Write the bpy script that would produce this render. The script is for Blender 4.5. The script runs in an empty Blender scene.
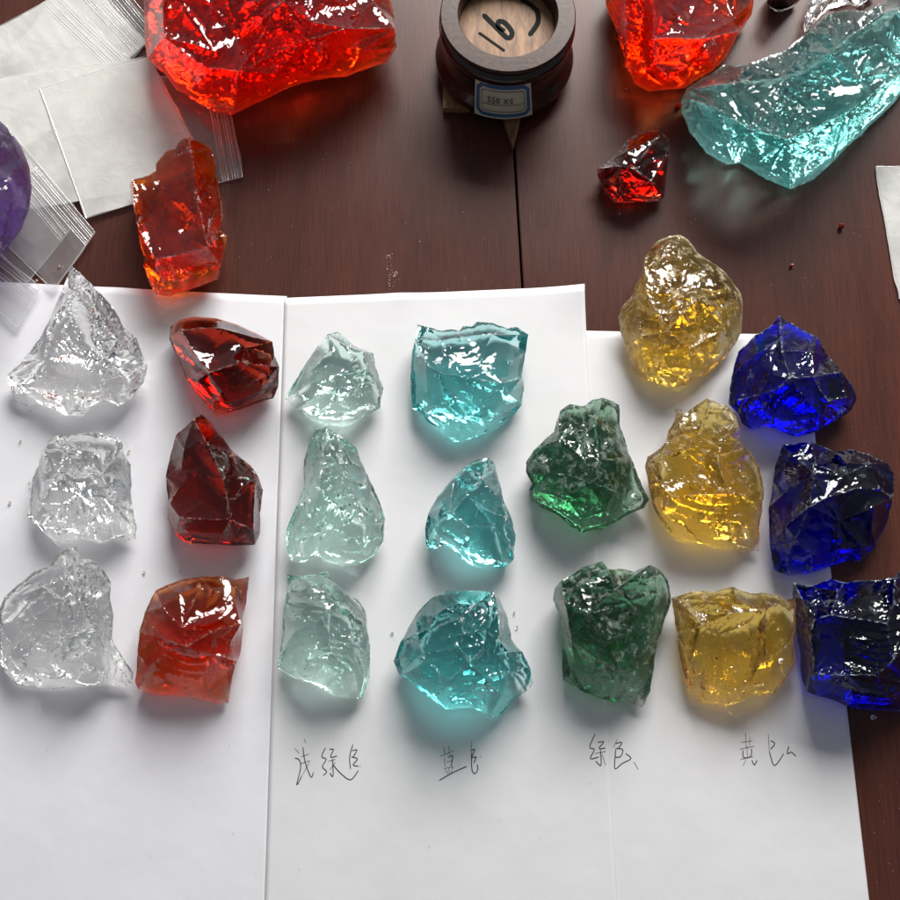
import bpy, bmesh, math, random
import numpy as np
from mathutils import Vector
from mathutils.geometry import delaunay_2d_cdt

S = bpy.context.scene
COL = S.collection
# ------------------------------------------------------------------ camera
TILT = math.radians(14.4)
CAMH = 0.60
CT, ST = math.cos(TILT), math.sin(TILT)
cd = bpy.data.cameras.new('camera'); cam = bpy.data.objects.new('camera', cd); COL.objects.link(cam)
cam.location = (0, 0, CAMH); cam.rotation_euler = (TILT, 0, 0)
cd.sensor_width = 36; cd.lens = 36; cd.clip_start = 0.01; cd.clip_end = 50
S.camera = cam
# ------------------------------------------------------------------ world: dim room, paler on the window side
w = bpy.data.worlds.new('World'); S.world = w; w.use_nodes = True
nt = w.node_tree; nt.nodes.clear()
out = nt.nodes.new('ShaderNodeOutputWorld'); bg = nt.nodes.new('ShaderNodeBackground')
tc = nt.nodes.new('ShaderNodeTexCoord'); sep = nt.nodes.new('ShaderNodeSeparateXYZ')
rmp = nt.nodes.new('ShaderNodeValToRGB'); mth = nt.nodes.new('ShaderNodeMath'); mth.operation = 'MULTIPLY_ADD'
mth.inputs[1].default_value = 0.5; mth.inputs[2].default_value = 0.5
nt.links.new(tc.outputs['Generated'], sep.inputs[0]); nt.links.new(sep.outputs['Y'], mth.inputs[0])
nt.links.new(mth.outputs[0], rmp.inputs[0])
e = rmp.color_ramp.elements
e[0].position = 0.0; e[0].color = (0.20, 0.20, 0.21, 1)
e[1].position = 1.0; e[1].color = (0.80, 0.84, 0.90, 1)
m_ = e.new(0.55); m_.color = (0.32, 0.335, 0.37, 1)
nt.links.new(rmp.outputs[0], bg.inputs[0]); bg.inputs[1].default_value = 0.45
nt.links.new(bg.outputs[0], out.inputs[0])
# ------------------------------------------------------------------ lamps: the window beyond the table
def area(name, loc, size, sy, power, col, target=(0, 0.05, 0)):
    l = bpy.data.lights.new(name, 'AREA'); l.shape = 'RECTANGLE'; l.size = size; l.size_y = sy
    l.energy = power; l.color = col
    o = bpy.data.objects.new(name, l); COL.objects.link(o); o.location = loc
    o.rotation_euler = (Vector(target) - Vector(loc)).to_track_quat('-Z', 'Y').to_euler()
    return o
area('window_light', (0.46, 2.02, 1.20), 1.45, 0.85, 106, (1.0, 0.975, 0.94))
S.view_settings.view_transform = 'Standard'; S.view_settings.look = 'None'
S.view_settings.exposure = 0.0; S.view_settings.gamma = 1.0
S.render.engine = 'CYCLES'
cy = S.cycles
cy.max_bounces = 20; cy.transmission_bounces = 18; cy.glossy_bounces = 8; cy.diffuse_bounces = 4
cy.transparent_max_bounces = 16; cy.volume_bounces = 0
cy.caustics_refractive = True; cy.caustics_reflective = True
cy.sample_clamp_indirect = 50.0; cy.blur_glossy = 0.3

def P(x, y, h=0.0):
    """photo coordinate (900 grid) -> world point at height h (m)"""
    u = (x - 450) / 900.0; v = (450 - y) / 900.0
    lam = (CAMH - h) / (CT - v * ST)
    return Vector((u * lam, (ST + v * CT) * lam, h))
def Pn(x, y, h):
    u = (x - 450) / 900.0; v = (450 - y) / 900.0
    lam = (CAMH - h) / (CT - v * ST)
    return np.stack([u * lam, (ST + v * CT) * lam, h], 1)

# ------------------------------------------------------------------ helpers
def tag(o, label=None, cat=None, group=None, kind=None):
    if label: o['label'] = label
    if cat: o['category'] = cat
    if group: o['group'] = group
    if kind: o['kind'] = kind
    return o
def mesh_obj(name, verts, faces, mat=None, parent=None, smooth=None):
    me = bpy.data.meshes.new(name)
    me.from_pydata([tuple(v) for v in verts], [], [tuple(f) for f in faces]); me.update()
    o = bpy.data.objects.new(name, me); COL.objects.link(o)
    if mat: me.materials.append(mat)
    if parent: o.parent = parent
    if smooth is not None:
        me.polygons.foreach_set('use_smooth', [True] * len(me.polygons))
        if smooth < 3: me.set_sharp_from_angle(angle=smooth)
    return o
def empty(name, loc):
    o = bpy.data.objects.new(name, None); COL.objects.link(o); o.location = loc
    o.empty_display_size = 0.01
    return o

def hash2(ix, iy, seed):
    n = (ix.astype(np.int64) * 374761393 + iy.astype(np.int64) * 668265263 + seed * 974634777) & 0xffffffff
    n = ((n ^ (n >> 13)) * 1274126177) & 0xffffffff
    n = n ^ (n >> 16)
    return (n & 0xffffff) / float(0xffffff)
def vnoise(p, sc, seed):
    q = p / sc; i = np.floor(q); f = q - i; f = f * f * (3 - 2 * f)
    ix, iy = i[:, 0], i[:, 1]
    a = hash2(ix, iy, seed); b = hash2(ix + 1, iy, seed); c = hash2(ix, iy + 1, seed); d = hash2(ix + 1, iy + 1, seed)
    return (a * (1 - f[:, 0]) + b * f[:, 0]) * (1 - f[:, 1]) + (c * (1 - f[:, 0]) + d * f[:, 0]) * f[:, 1]
def fbm(p, sc, seed, octs=3):
    r = 0; a = 1; t = 0
    for k in range(octs):
        r = r + a * vnoise(p, sc, seed + k * 17); t += a; a *= 0.5; sc = sc * 0.5
    return r / t
def chips(p, r, seed, ang=0.0, stretch=1.0):
    """scalloped pits that meet in sharp ridges, 0..~1"""
    c, s = math.cos(ang), math.sin(ang)
    q = np.stack([(p[:, 0] * c + p[:, 1] * s) / stretch, (-p[:, 0] * s + p[:, 1] * c)], 1)
    wx = (fbm(q, r * 1.7, seed + 5, 2) - .5) * r * 1.2; wy = (fbm(q, r * 1.7, seed + 9, 2) - .5) * r * 1.2
    q = (q + np.stack([wx, wy], 1)) / r
    i = np.floor(q); best = np.full(len(p), 9.0)
    for dx in (-1, 0, 1):
        for dy in (-1, 0, 1):
            jx = i[:, 0] + dx; jy = i[:, 1] + dy
            cx = jx + hash2(jx, jy, seed + 1); cy_ = jy + hash2(jx, jy, seed + 2)
            off = hash2(jx, jy, seed + 3) * 0.35
            d = (q[:, 0] - cx) ** 2 + (q[:, 1] - cy_) ** 2 + off
            best = np.minimum(best, d)
    return best
def seg_dist(p, A, B):
    d = np.full(len(p), 1e9)
    for a, b in zip(A, B):
        ab = b - a; L = max(1e-9, float(ab @ ab))
        t = np.clip(((p - a) @ ab) / L, 0, 1)
        q = p - (a + t[:, None] * ab)
        d = np.minimum(d, (q * q).sum(1))
    return np.sqrt(d)
def inside(p, poly):
    r = np.zeros(len(p), bool); n = len(poly)
    x, y = p[:, 0], p[:, 1]
    for i in range(n):
        x1, y1 = poly[i]; x2, y2 = poly[(i + 1) % n]
        if y1 == y2: continue
        c = ((y1 > y) != (y2 > y)) & (x < (x2 - x1) * (y - y1) / (y2 - y1) + x1)
        r ^= c
    return r

# ------------------------------------------------------------------ materials
def mat_new(name):
    m = bpy.data.materials.new(name); m.use_nodes = True
    m.node_tree.nodes.clear(); return m, m.node_tree, m.node_tree.nodes.new('ShaderNodeOutputMaterial')
def N(nt, typ, **kw):
    n = nt.nodes.new(typ)
    for k, v in kw.items():
        if isinstance(k, str) and k.startswith('i_'):
            n.inputs[k[2:].replace('_', ' ')].default_value = v
        else: setattr(n, k, v)
    return n
def ramp(nt, src, a, b, ca=(0, 0, 0, 1), cb=(1, 1, 1, 1)):
    r = nt.nodes.new('ShaderNodeValToRGB'); e = r.color_ramp.elements
    e[0].position = a; e[1].position = b; e[0].color = ca; e[1].color = cb
    nt.links.new(src, r.inputs[0]); return r.outputs[0]

def glass_mat(name, sigma, frost=0.0, frostcol=(0.75, 0.75, 0.72, 1), bump=0.35, bscale=1.0, rough=0.045,
              edge=0.5, stretch=(1, 1, 1), rot=0.0, haze=0.0, fscale=90):
    m, nt, out = mat_new(name); L = nt.links
    tc = N(nt, 'ShaderNodeTexCoord')
    mp = N(nt, 'ShaderNodeMapping'); mp.inputs['Scale'].default_value = stretch; mp.inputs['Rotation'].default_value = (0, 0, rot)
    L.new(tc.outputs['Object'], mp.inputs[0])
    n1 = N(nt, 'ShaderNodeTexNoise'); n1.inputs['Scale'].default_value = 260 * bscale; n1.inputs['Detail'].default_value = 4
    n1.inputs['Roughness'].default_value = 0.62; n1.inputs['Distortion'].default_value = 0.6
    v1 = N(nt, 'ShaderNodeTexVoronoi'); v1.feature = 'F1'; v1.inputs['Scale'].default_value = 330 * bscale
    n0 = N(nt, 'ShaderNodeTexNoise'); n0.inputs['Scale'].default_value = 45; n0.inputs['Detail'].default_value = 2
    for q in (n1, v1): L.new(mp.outputs[0], q.inputs['Vector'])
    L.new(tc.outputs['Object'], n0.inputs['Vector'])
    msk = ramp(nt, n0.outputs['Fac'], 0.46, 0.66, (0.04, 0.04, 0.04, 1))
    add = N(nt, 'ShaderNodeMath', operation='MULTIPLY_ADD'); add.inputs[1].default_value = 0.35
    L.new(v1.outputs['Distance'], add.inputs[0]); L.new(n1.outputs['Fac'], add.inputs[2])
    mul = N(nt, 'ShaderNodeMath', operation='MULTIPLY'); L.new(add.outputs[0], mul.inputs[0]); L.new(msk, mul.inputs[1])
    bp = N(nt, 'ShaderNodeBump'); bp.inputs['Strength'].default_value = bump; bp.inputs['Distance'].default_value = 0.0012
    L.new(mul.outputs[0], bp.inputs['Height'])
    g = N(nt, 'ShaderNodeBsdfGlass'); g.inputs['IOR'].default_value = 1.5; g.inputs['Roughness'].default_value = rough
    L.new(bp.outputs[0], g.inputs['Normal'])
    pr = N(nt, 'ShaderNodeBsdfPrincipled'); pr.inputs['Base Color'].default_value = frostcol; pr.inputs['Roughness'].default_value = 0.45
    L.new(bp.outputs[0], pr.inputs['Normal'])
    # crushed white edges + frosty crust patches
    ge = N(nt, 'ShaderNodeNewGeometry')
    ed = ramp(nt, ge.outputs['Pointiness'], 0.535, 0.60, (0, 0, 0, 1), (edge, edge, edge, 1))
    n2 = N(nt, 'ShaderNodeTexNoise'); n2.inputs['Scale'].default_value = 420; n2.inputs['Detail'].default_value = 3
    L.new(tc.outputs['Object'], n2.inputs['Vector'])
    ek = ramp(nt, n2.outputs['Fac'], 0.45, 0.62)
    ra_ = N(nt, 'ShaderNodeAttribute'); ra_.attribute_name = 'ridge'
    rm_ = N(nt, 'ShaderNodeMath', operation='MULTIPLY'); rm_.inputs[1].default_value = edge * 1.3; L.new(ra_.outputs['Fac'], rm_.inputs[0])
    rx_ = N(nt, 'ShaderNodeMath', operation='MAXIMUM'); L.new(ed, rx_.inputs[0]); L.new(rm_.outputs[0], rx_.inputs[1]); ed = rx_.outputs[0]
    em = N(nt, 'ShaderNodeMath', operation='MULTIPLY'); L.new(ed, em.inputs[0]); L.new(ek, em.inputs[1])
    n3 = N(nt, 'ShaderNodeTexNoise'); n3.inputs['Scale'].default_value = fscale; n3.inputs['Detail'].default_value = 8; n3.inputs['Roughness'].default_value = 0.75
    L.new(tc.outputs['Object'], n3.inputs['Vector'])
    fr = ramp(nt, n3.outputs['Fac'], 0.60 - 0.16 * frost, 0.68 - 0.10 * frost, (0, 0, 0, 1), (frost, frost, frost, 1))
    mx = N(nt, 'ShaderNodeMath', operation='MAXIMUM'); L.new(em.outputs[0], mx.inputs[0]); L.new(fr, mx.inputs[1])
    mix = N(nt, 'ShaderNodeMixShader'); L.new(mx.outputs[0], mix.inputs[0]); L.new(g.outputs[0], mix.inputs[1]); L.new(pr.outputs[0], mix.inputs[2])
    at = N(nt, 'ShaderNodeAttribute'); at.attribute_name = 'under'
    n4 = N(nt, 'ShaderNodeTexNoise'); n4.inputs['Scale'].default_value = 95; n4.inputs['Detail'].default_value = 4
    L.new(tc.outputs['Object'], n4.inputs['Vector'])
    hz = ramp(nt, n4.outputs['Fac'], .30, .70, (haze * .55,) * 3 + (1,), (min(1, haze * 1.45),) * 3 + (1,))
    hm_ = N(nt, 'ShaderNodeMath', operation='MULTIPLY'); L.new(hz, hm_.inputs[0]); L.new(at.outputs['Fac'], hm_.inputs[1])
    hd = N(nt, 'ShaderNodeBsdfDiffuse'); hd.inputs[0].default_value = (.85, .85, .85, 1)
    ht = N(nt, 'ShaderNodeBsdfTranslucent'); ht.inputs[0].default_value = (.85, .85, .85, 1)
    hx = N(nt, 'ShaderNodeMixShader'); hx.inputs[0].default_value = .5; L.new(hd.outputs[0], hx.inputs[1]); L.new(ht.outputs[0], hx.inputs[2])
    mix2 = N(nt, 'ShaderNodeMixShader'); L.new(hm_.outputs[0], mix2.inputs[0]); L.new(mix.outputs[0], mix2.inputs[1]); L.new(hx.outputs[0], mix2.inputs[2])
    L.new(mix2.outputs[0], out.inputs['Surface'])
    d = max(sigma)
    va = N(nt, 'ShaderNodeVolumeAbsorption'); va.inputs['Density'].default_value = d
    va.inputs['Color'].default_value = (1 - sigma[0] / d, 1 - sigma[1] / d, 1 - sigma[2] / d, 1)
    L.new(va.outputs[0], out.inputs['Volume'])
    m['cycles_homog'] = 1
    try: m.cycles.homogeneous_volume = True
    except Exception: pass
    return m

M = {}
M['clear'] = glass_mat('clear_glass', (.8, .5, .9), bump=0.3, edge=0.5, haze=.0)
M['red'] = glass_mat('ruby_glass', (32, 118, 150), bump=0.15, edge=0.6, frost=0.12, frostcol=(0.6, 0.35, 0.3, 1), haze=.04)
M['redamber'] = glass_mat('amber_red_glass', (9, 68, 140), bump=0.18, edge=0.45, frost=0.1, frostcol=(0.6, 0.35, 0.25, 1), haze=.16)
M['bigred'] = glass_mat('scarlet_glass', (2.5, 46, 85), bump=0.16, bscale=.45, edge=0.4, frost=0.1, frostcol=(0.6, 0.35, 0.3, 1), haze=.5)
M['orange'] = glass_mat('orange_glass', (2.2, 52, 190), bump=0.15, bscale=.6, edge=0.35, haze=.36)
M['pale'] = glass_mat('pale_green_glass', (7.5, 1.2, 3.0), bump=0.35, edge=0.5, haze=.0)
M['teal'] = glass_mat('teal_glass', (34, 8.5, 8.5), bump=0.28, edge=0.5, haze=.0)
M['bigteal'] = glass_mat('teal_glass_coarse', (19, 6, 6.4), bump=0.2, bscale=.5, edge=0.45, frost=.15, frostcol=(.5, .68, .66, 1), haze=.55)
M['green'] = glass_mat('bottle_green_glass', (58, 30, 45), bump=0.45, edge=0.6, frost=0.62, frostcol=(0.25, 0.32, 0.27, 1), haze=.08, fscale=150)
M['yellow'] = glass_mat('honey_glass', (5, 15, 62), bump=0.5, edge=0.5, frost=.3, frostcol=(.62, .54, .38, 1), bscale=.9, haze=.17, fscale=120)
M['yellow_frosty'] = glass_mat('frosted_honey_glass', (5, 13, 50), bump=0.5, edge=0.6, frost=.55, frostcol=(.60, .50, .32, 1), bscale=.9, haze=.5, fscale=140)
M['blue'] = glass_mat('cobalt_glass', (300, 255, 27), bump=0.25, edge=0.6, frost=0.15, frostcol=(0.42, 0.5, 0.55, 1), haze=.05)
M['purple'] = glass_mat('purple_glass', (9, 15, 4.5), bump=0.12, edge=0.1, haze=.2)
M['black'] = glass_mat('black_glass', (400, 400, 400), bump=0.3, edge=0.4)
M['darkred'] = glass_mat('dark_ruby_glass', (34, 160, 190), bump=0.12, edge=0.45, haze=.15)

def wood_mat():
    m, nt, out = mat_new('dark_lacquered_wood'); L = nt.links
    tc = N(nt, 'ShaderNodeTexCoord')
    mp = N(nt, 'ShaderNodeMapping'); mp.inputs['Scale'].default_value = (1, 0.035, 1)
    L.new(tc.outputs['Object'], mp.inputs[0])
    n = N(nt, 'ShaderNodeTexNoise'); n.inputs['Scale'].default_value = 900; n.inputs['Detail'].default_value = 5
    n.inputs['Roughness'].default_value = .7
    L.new(mp.outputs[0], n.inputs['Vector'])
    mp2 = N(nt, 'ShaderNodeMapping'); mp2.inputs['Scale'].default_value = (1, 0.12, 1)
    L.new(tc.outputs['Object'], mp2.inputs[0])
    n2 = N(nt, 'ShaderNodeTexNoise'); n2.inputs['Scale'].default_value = 26; n2.inputs['Detail'].default_value = 4; n2.inputs['Distortion'].default_value = 1.0
    L.new(mp2.outputs[0], n2.inputs['Vector'])
    c1 = ramp(nt, n.outputs['Fac'], 0.3, 0.72, (0.050, 0.0160, 0.0120, 1), (0.094, 0.0335, 0.0245, 1))
    c2 = ramp(nt, n2.outputs['Fac'], 0.35, 0.7, (0.85, 0.85, 0.85, 1), (1.15, 1.1, 1.05, 1))
    mx = N(nt, 'ShaderNodeMix', data_type='RGBA', blend_type='MULTIPLY'); mx.inputs[0].default_value = 1
    L.new(c1, mx.inputs[6]); L.new(c2, mx.inputs[7])
    pr = N(nt, 'ShaderNodeBsdfPrincipled'); pr.inputs['Specular IOR Level'].default_value = .22
    nd = N(nt, 'ShaderNodeTexNoise'); nd.inputs['Scale'].default_value = 7; L.new(tc.outputs['Object'], nd.inputs['Vector'])
    va_ = N(nt, 'ShaderNodeVectorMath', operation='MULTIPLY_ADD'); va_.inputs[1].default_value = (.05, .05, .05)
    L.new(nd.outputs['Color'], va_.inputs[0]); L.new(tc.outputs['Object'], va_.inputs[2])
    vs_ = N(nt, 'ShaderNodeTexVoronoi'); vs_.feature = 'DISTANCE_TO_EDGE'; vs_.inputs['Scale'].default_value = 11
    L.new(va_.outputs[0], vs_.inputs['Vector'])
    sc_ = ramp(nt, vs_.outputs['Distance'], .0, .006, (1, 1, 1, 1), (0, 0, 0, 1))
    nm_ = N(nt, 'ShaderNodeTexNoise'); nm_.inputs['Scale'].default_value = 17; nm_.inputs['Detail'].default_value = 3; L.new(tc.outputs['Object'], nm_.inputs['Vector'])
    sm2 = ramp(nt, nm_.outputs['Fac'], .56, .66, (0, 0, 0, 1), (.14, .14, .14, 1))
    sx = N(nt, 'ShaderNodeMath', operation='MULTIPLY'); L.new(sc_, sx.inputs[0]); L.new(sm2, sx.inputs[1])
    mx2 = N(nt, 'ShaderNodeMix', data_type='RGBA'); L.new(sx.outputs[0], mx2.inputs[0]); L.new(mx.outputs[2], mx2.inputs[6]); mx2.inputs[7].default_value = (.16, .085, .07, 1)
    L.new(mx2.outputs[2], pr.inputs['Base Color'])
    # smudges in the lacquer, fine scratches
    n3 = N(nt, 'ShaderNodeTexNoise'); n3.inputs['Scale'].default_value = 14; n3.inputs['Detail'].default_value = 6
    L.new(tc.outputs['Object'], n3.inputs['Vector'])
    rr = N(nt, 'ShaderNodeMapRange'); rr.inputs['To Min'].default_value = .27; rr.inputs['To Max'].default_value = .40
    L.new(n3.outputs['Fac'], rr.inputs['Value']); L.new(rr.outputs[0], pr.inputs['Roughness'])
    bp = N(nt, 'ShaderNodeBump'); bp.inputs['Strength'].default_value = .25; bp.inputs['Distance'].default_value = .0003
    L.new(n.outputs['Fac'], bp.inputs['Height']); L.new(bp.outputs[0], pr.inputs['Normal'])
    L.new(pr.outputs[0], out.inputs['Surface']); return m
M['wood'] = wood_mat()

def paper_mat(name, col):
    m, nt, out = mat_new(name); L = nt.links
    tc = N(nt, 'ShaderNodeTexCoord')
    n = N(nt, 'ShaderNodeTexNoise'); n.inputs['Scale'].default_value = 1500; n.inputs['Detail'].default_value = 3
    n2 = N(nt, 'ShaderNodeTexNoise'); n2.inputs['Scale'].default_value = 16; n2.inputs['Detail'].default_value = 3
    for q in (n, n2): L.new(tc.outputs['Object'], q.inputs['Vector'])
    c = ramp(nt, n.outputs['Fac'], .3, .7, tuple(.955 * k for k in col) + (1,), tuple(col) + (1,))
    c2 = ramp(nt, n2.outputs['Fac'], .3, .65, (.965, .965, .96, 1), (1, 1, 1, 1))
    mx = N(nt, 'ShaderNodeMix', data_type='RGBA', blend_type='MULTIPLY'); mx.inputs[0].default_value = 1
    L.new(c, mx.inputs[6]); L.new(c2, mx.inputs[7])
    pr = N(nt, 'ShaderNodeBsdfPrincipled'); pr.inputs['Roughness'].default_value = .75; pr.inputs['Specular IOR Level'].default_value = .2
    L.new(mx.outputs[2], pr.inputs['Base Color'])
    bp = N(nt, 'ShaderNodeBump'); bp.inputs['Strength'].default_value = .12; bp.inputs['Distance'].default_value = .0003
    L.new(n.outputs['Fac'], bp.inputs['Height'])
    bp2 = N(nt, 'ShaderNodeBump'); bp2.inputs['Strength'].default_value = .35; bp2.inputs['Distance'].default_value = .003
    L.new(n2.outputs['Fac'], bp2.inputs['Height']); L.new(bp.outputs[0], bp2.inputs['Normal']); L.new(bp2.outputs[0], pr.inputs['Normal'])
    L.new(pr.outputs[0], out.inputs['Surface']); return m
M['paper'] = paper_mat('white_paper', (.76, .76, .80))
M['paper_b'] = paper_mat('white_paper_warm', (.73, .73, .745))

def plain(name, col, rough=.5, metallic=0, spec=.5, nscale=0, var=.15, coat=0):
    m, nt, out = mat_new(name); L = nt.links
    pr = N(nt, 'ShaderNodeBsdfPrincipled'); pr.inputs['Roughness'].default_value = rough
    pr.inputs['Metallic'].default_value = metallic; pr.inputs['Specular IOR Level'].default_value = spec
    pr.inputs['Coat Weight'].default_value = coat; pr.inputs['Coat Roughness'].default_value = .12
    tc = N(nt, 'ShaderNodeTexCoord'); n = N(nt, 'ShaderNodeTexNoise'); n.inputs['Scale'].default_value = nscale or 60; n.inputs['Detail'].default_value = 5
    L.new(tc.outputs['Object'], n.inputs['Vector'])
    c = ramp(nt, n.outputs['Fac'], .3, .7, tuple(k * (1 - var) for k in col) + (1,), tuple(min(1, k * (1 + var)) for k in col) + (1,))
    L.new(c, pr.inputs['Base Color'])
    bp = N(nt, 'ShaderNodeBump'); bp.inputs['Strength'].default_value = .15; bp.inputs['Distance'].default_value = .0004
    L.new(n.outputs['Fac'], bp.inputs['Height']); L.new(bp.outputs[0], pr.inputs['Normal'])
    L.new(pr.outputs[0], out.inputs['Surface']); return m
M['ink'] = plain('grey_ink', (.035, .035, .04), .6)
M['marker'] = plain('black_marker', (.012, .015, .013), .8, spec=.1)
M['jar'] = plain('brown_glazed_jar', (.020, .009, .008), .22, coat=.5, nscale=120, var=.35)
M['rim'] = plain('worn_brown_rim', (.052, .026, .019), .34, spec=.25, nscale=300, var=.4)
M['lab'] = plain('cream_label', (.62, .58, .46), .6, nscale=90, var=.06)
M['labblue'] = plain('blue_print', (.045, .13, .29), .6)
M['crumbgold'] = glass_mat('gold_crumb', (30, 80, 300), bump=.3)
M['redcrumb'] = plain('red_crumb', (.32, .018, .012), .25)
M['dust'] = plain('pale_dust', (.5, .42, .38), .9)
def pine_mat():
    m, nt, out = mat_new('pale_plywood'); L = nt.links
    tc = N(nt, 'ShaderNodeTexCoord'); mp = N(nt, 'ShaderNodeMapping'); mp.inputs['Scale'].default_value = (1, .25, 1); mp.inputs['Rotation'].default_value = (0, 0, .6)
    L.new(tc.outputs['Object'], mp.inputs[0])
    n = N(nt, 'ShaderNodeTexNoise'); n.inputs['Scale'].default_value = 240; n.inputs['Detail'].default_value = 6; n.inputs['Distortion'].default_value = .8
    L.new(mp.outputs[0], n.inputs['Vector'])
    c = ramp(nt, n.outputs['Fac'], .3, .72, (.13, .06, .026, 1), (.36, .20, .095, 1))
    pr = N(nt, 'ShaderNodeBsdfPrincipled'); pr.inputs['Roughness'].default_value = .6
    L.new(c, pr.inputs['Base Color']); L.new(pr.outputs[0], out.inputs['Surface']); return m
M['pine'] = pine_mat()

def film_mat(name, opac, col=(.80, .81, .78), trl=.3):
    m, nt, out = mat_new(name); L = nt.links
    tr = N(nt, 'ShaderNodeBsdfTransparent'); tr.inputs[0].default_value = (.97, .97, .97, 1)
    df = N(nt, 'ShaderNodeBsdfDiffuse'); df.inputs[0].default_value = col + (1,)
    tl = N(nt, 'ShaderNodeBsdfTranslucent'); tl.inputs[0].default_value = col + (1,)
    gl = N(nt, 'ShaderNodeBsdfGlossy'); gl.inputs['Roughness'].default_value = .12
    tc = N(nt, 'ShaderNodeTexCoord'); n = N(nt, 'ShaderNodeTexNoise'); n.inputs['Scale'].default_value = 45; n.inputs['Detail'].default_value = 5; n.inputs['Distortion'].default_value = 1.5
    L.new(tc.outputs['Object'], n.inputs['Vector'])
    bp = N(nt, 'ShaderNodeBump'); bp.inputs['Strength'].default_value = .28; bp.inputs['Distance'].default_value = .0025
    L.new(n.outputs['Fac'], bp.inputs['Height'])
    for q in (df, gl): L.new(bp.outputs[0], q.inputs['Normal'])
    m1 = N(nt, 'ShaderNodeMixShader'); m1.inputs[0].default_value = trl; L.new(df.outputs[0], m1.inputs[1]); L.new(tl.outputs[0], m1.inputs[2])
    n9 = N(nt, 'ShaderNodeTexNoise'); n9.inputs['Scale'].default_value = 28; n9.inputs['Detail'].default_value = 3; L.new(tc.outputs['Object'], n9.inputs['Vector'])
    o9 = ramp(nt, n9.outputs['Fac'], .3, .7, (opac * .78,) * 3 + (1,), (min(1, opac * 1.18),) * 3 + (1,))
    m2 = N(nt, 'ShaderNodeMixShader'); L.new(o9, m2.inputs[0]); L.new(tr.outputs[0], m2.inputs[1]); L.new(m1.outputs[0], m2.inputs[2])
    fr = N(nt, 'ShaderNodeLayerWeight'); fr.inputs[0].default_value = .35; L.new(bp.outputs[0], fr.inputs['Normal'])
    fm = N(nt, 'ShaderNodeMath', operation='MULTIPLY_ADD'); fm.inputs[1].default_value = .5; fm.inputs[2].default_value = .045; L.new(fr.outputs['Facing'], fm.inputs[0])
    m3 = N(nt, 'ShaderNodeMixShader'); L.new(fm.outputs[0], m3.inputs[0]); L.new(m2.outputs[0], m3.inputs[1]); L.new(gl.outputs[0], m3.inputs[2])
    L.new(m3.outputs[0], out.inputs['Surface']); return m
M['film'] = film_mat('clear_film', .22, (.9, .9, .9), .4)
M['filmw'] = film_mat('milky_film', .74, (.88, .88, .84), .12)
M['zip'] = film_mat('zip_ridge', .5, (.95, .95, .95), .6)

# ------------------------------------------------------------------ setting: table boards
def board(x0, x1, y0, y1, slope, name):
    # long edges follow the seam direction
    t = .03; b = .0006
    v = []
    for (x, y) in ((x0, y0), (x1, y0), (x1, y1), (x0, y1)): v.append((x + slope * (y - ys0), y))
    bm = bmesh.new()
    lo = [bm.verts.new((x, y, -t)) for x, y in v]; hi = [bm.verts.new((x, y, 0)) for x, y in v]
    bm.faces.new(hi); bm.faces.new(lo[::-1])
    for i in range(4): bm.faces.new((lo[i], lo[(i + 1) % 4], hi[(i + 1) % 4], hi[i]))
    bmesh.ops.bevel(bm, geom=[e for e in bm.edges if all(abs(q.co.z) < 1e-6 for q in e.verts)], offset=b, segments=2, affect='EDGES')
    me = bpy.data.meshes.new(name); bm.to_mesh(me); bm.free(); me.materials.append(M['wood'])
    o = bpy.data.objects.new(name, me); COL.objects.link(o); tag(o, kind='structure'); return o
pa, pb = P(513.5, 140), P(523, 295)
slope = (pb.x - pa.x) / (pb.y - pa.y); ys0 = pa.y; g = .0009
board(-1.0, pa.x - g, -1.0, 1.1, slope, 'table_board')
board(pa.x + g, 1.0, -1.0, 1.1, slope, 'table_board')
u_ = mesh_obj('table_underframe', [(-1, -1, -.05), (1, -1, -.05), (1, 1.1, -.05), (-1, 1.1, -.05)], [(0, 1, 2, 3)], plain('dark_gap', (.006, .004, .004), .9))
tag(u_, kind='structure')

# ------------------------------------------------------------------ paper sheets
def ph(x, y, base, seed):
    p = np.array([[x, y]])
    return base + .0006 * float(vnoise(p, .09, seed)[0]) + .0002 * float(vnoise(p, .03, seed + 3)[0])
def sheet(name, corners, base, seed, mat, label, curl=None):
    """corners: photo points TL,TR,BR,BL on the table"""
    c = [P(*q) for q in corners]; n = 70; vs = []; fs = []
    for j in range(n + 1):
        for i in range(n + 1):
            s, t = i / n, j / n
            q = (c[0] * (1 - s) + c[1] * s) * (1 - t) + (c[3] * (1 - s) + c[2] * s) * t
            wob = .0007 * (vnoise(np.array([[q.x, q.y]]), .05, seed + 8)[0] - .5)
            z = ph(q.x, q.y, base, seed)
            if curl:
                for (cx, cy_, hh, rr) in curl:
                    k = P(cx, cy_); d = math.hypot(q.x - k.x, q.y - k.y); z += hh * max(0, 1 - d / rr) ** 2
            if j == 0: q = q + Vector((0, wob, 0))
            vs.append((q.x, q.y, z))
    for j in range(n):
        for i in range(n):
            a = j * (n + 1) + i; fs.append((a + n + 1, a + n + 2, a + 1, a))
    o = mesh_obj(name, vs, fs, mat, smooth=4)
    md = o.modifiers.new('thick', 'SOLIDIFY'); md.thickness = .00015; md.offset = -1
    tag(o, label, 'paper', 'white paper sheets under the stones'); return o
sheet_l = sheet('paper_sheet', [(-60, 279), (287, 297), (266, 930), (-90, 930)], .0003, 3, M['paper'],
      'white paper sheet at the left carrying the clear and the red glass lumps', curl=[(120, 290, .0012, .03)])
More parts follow.
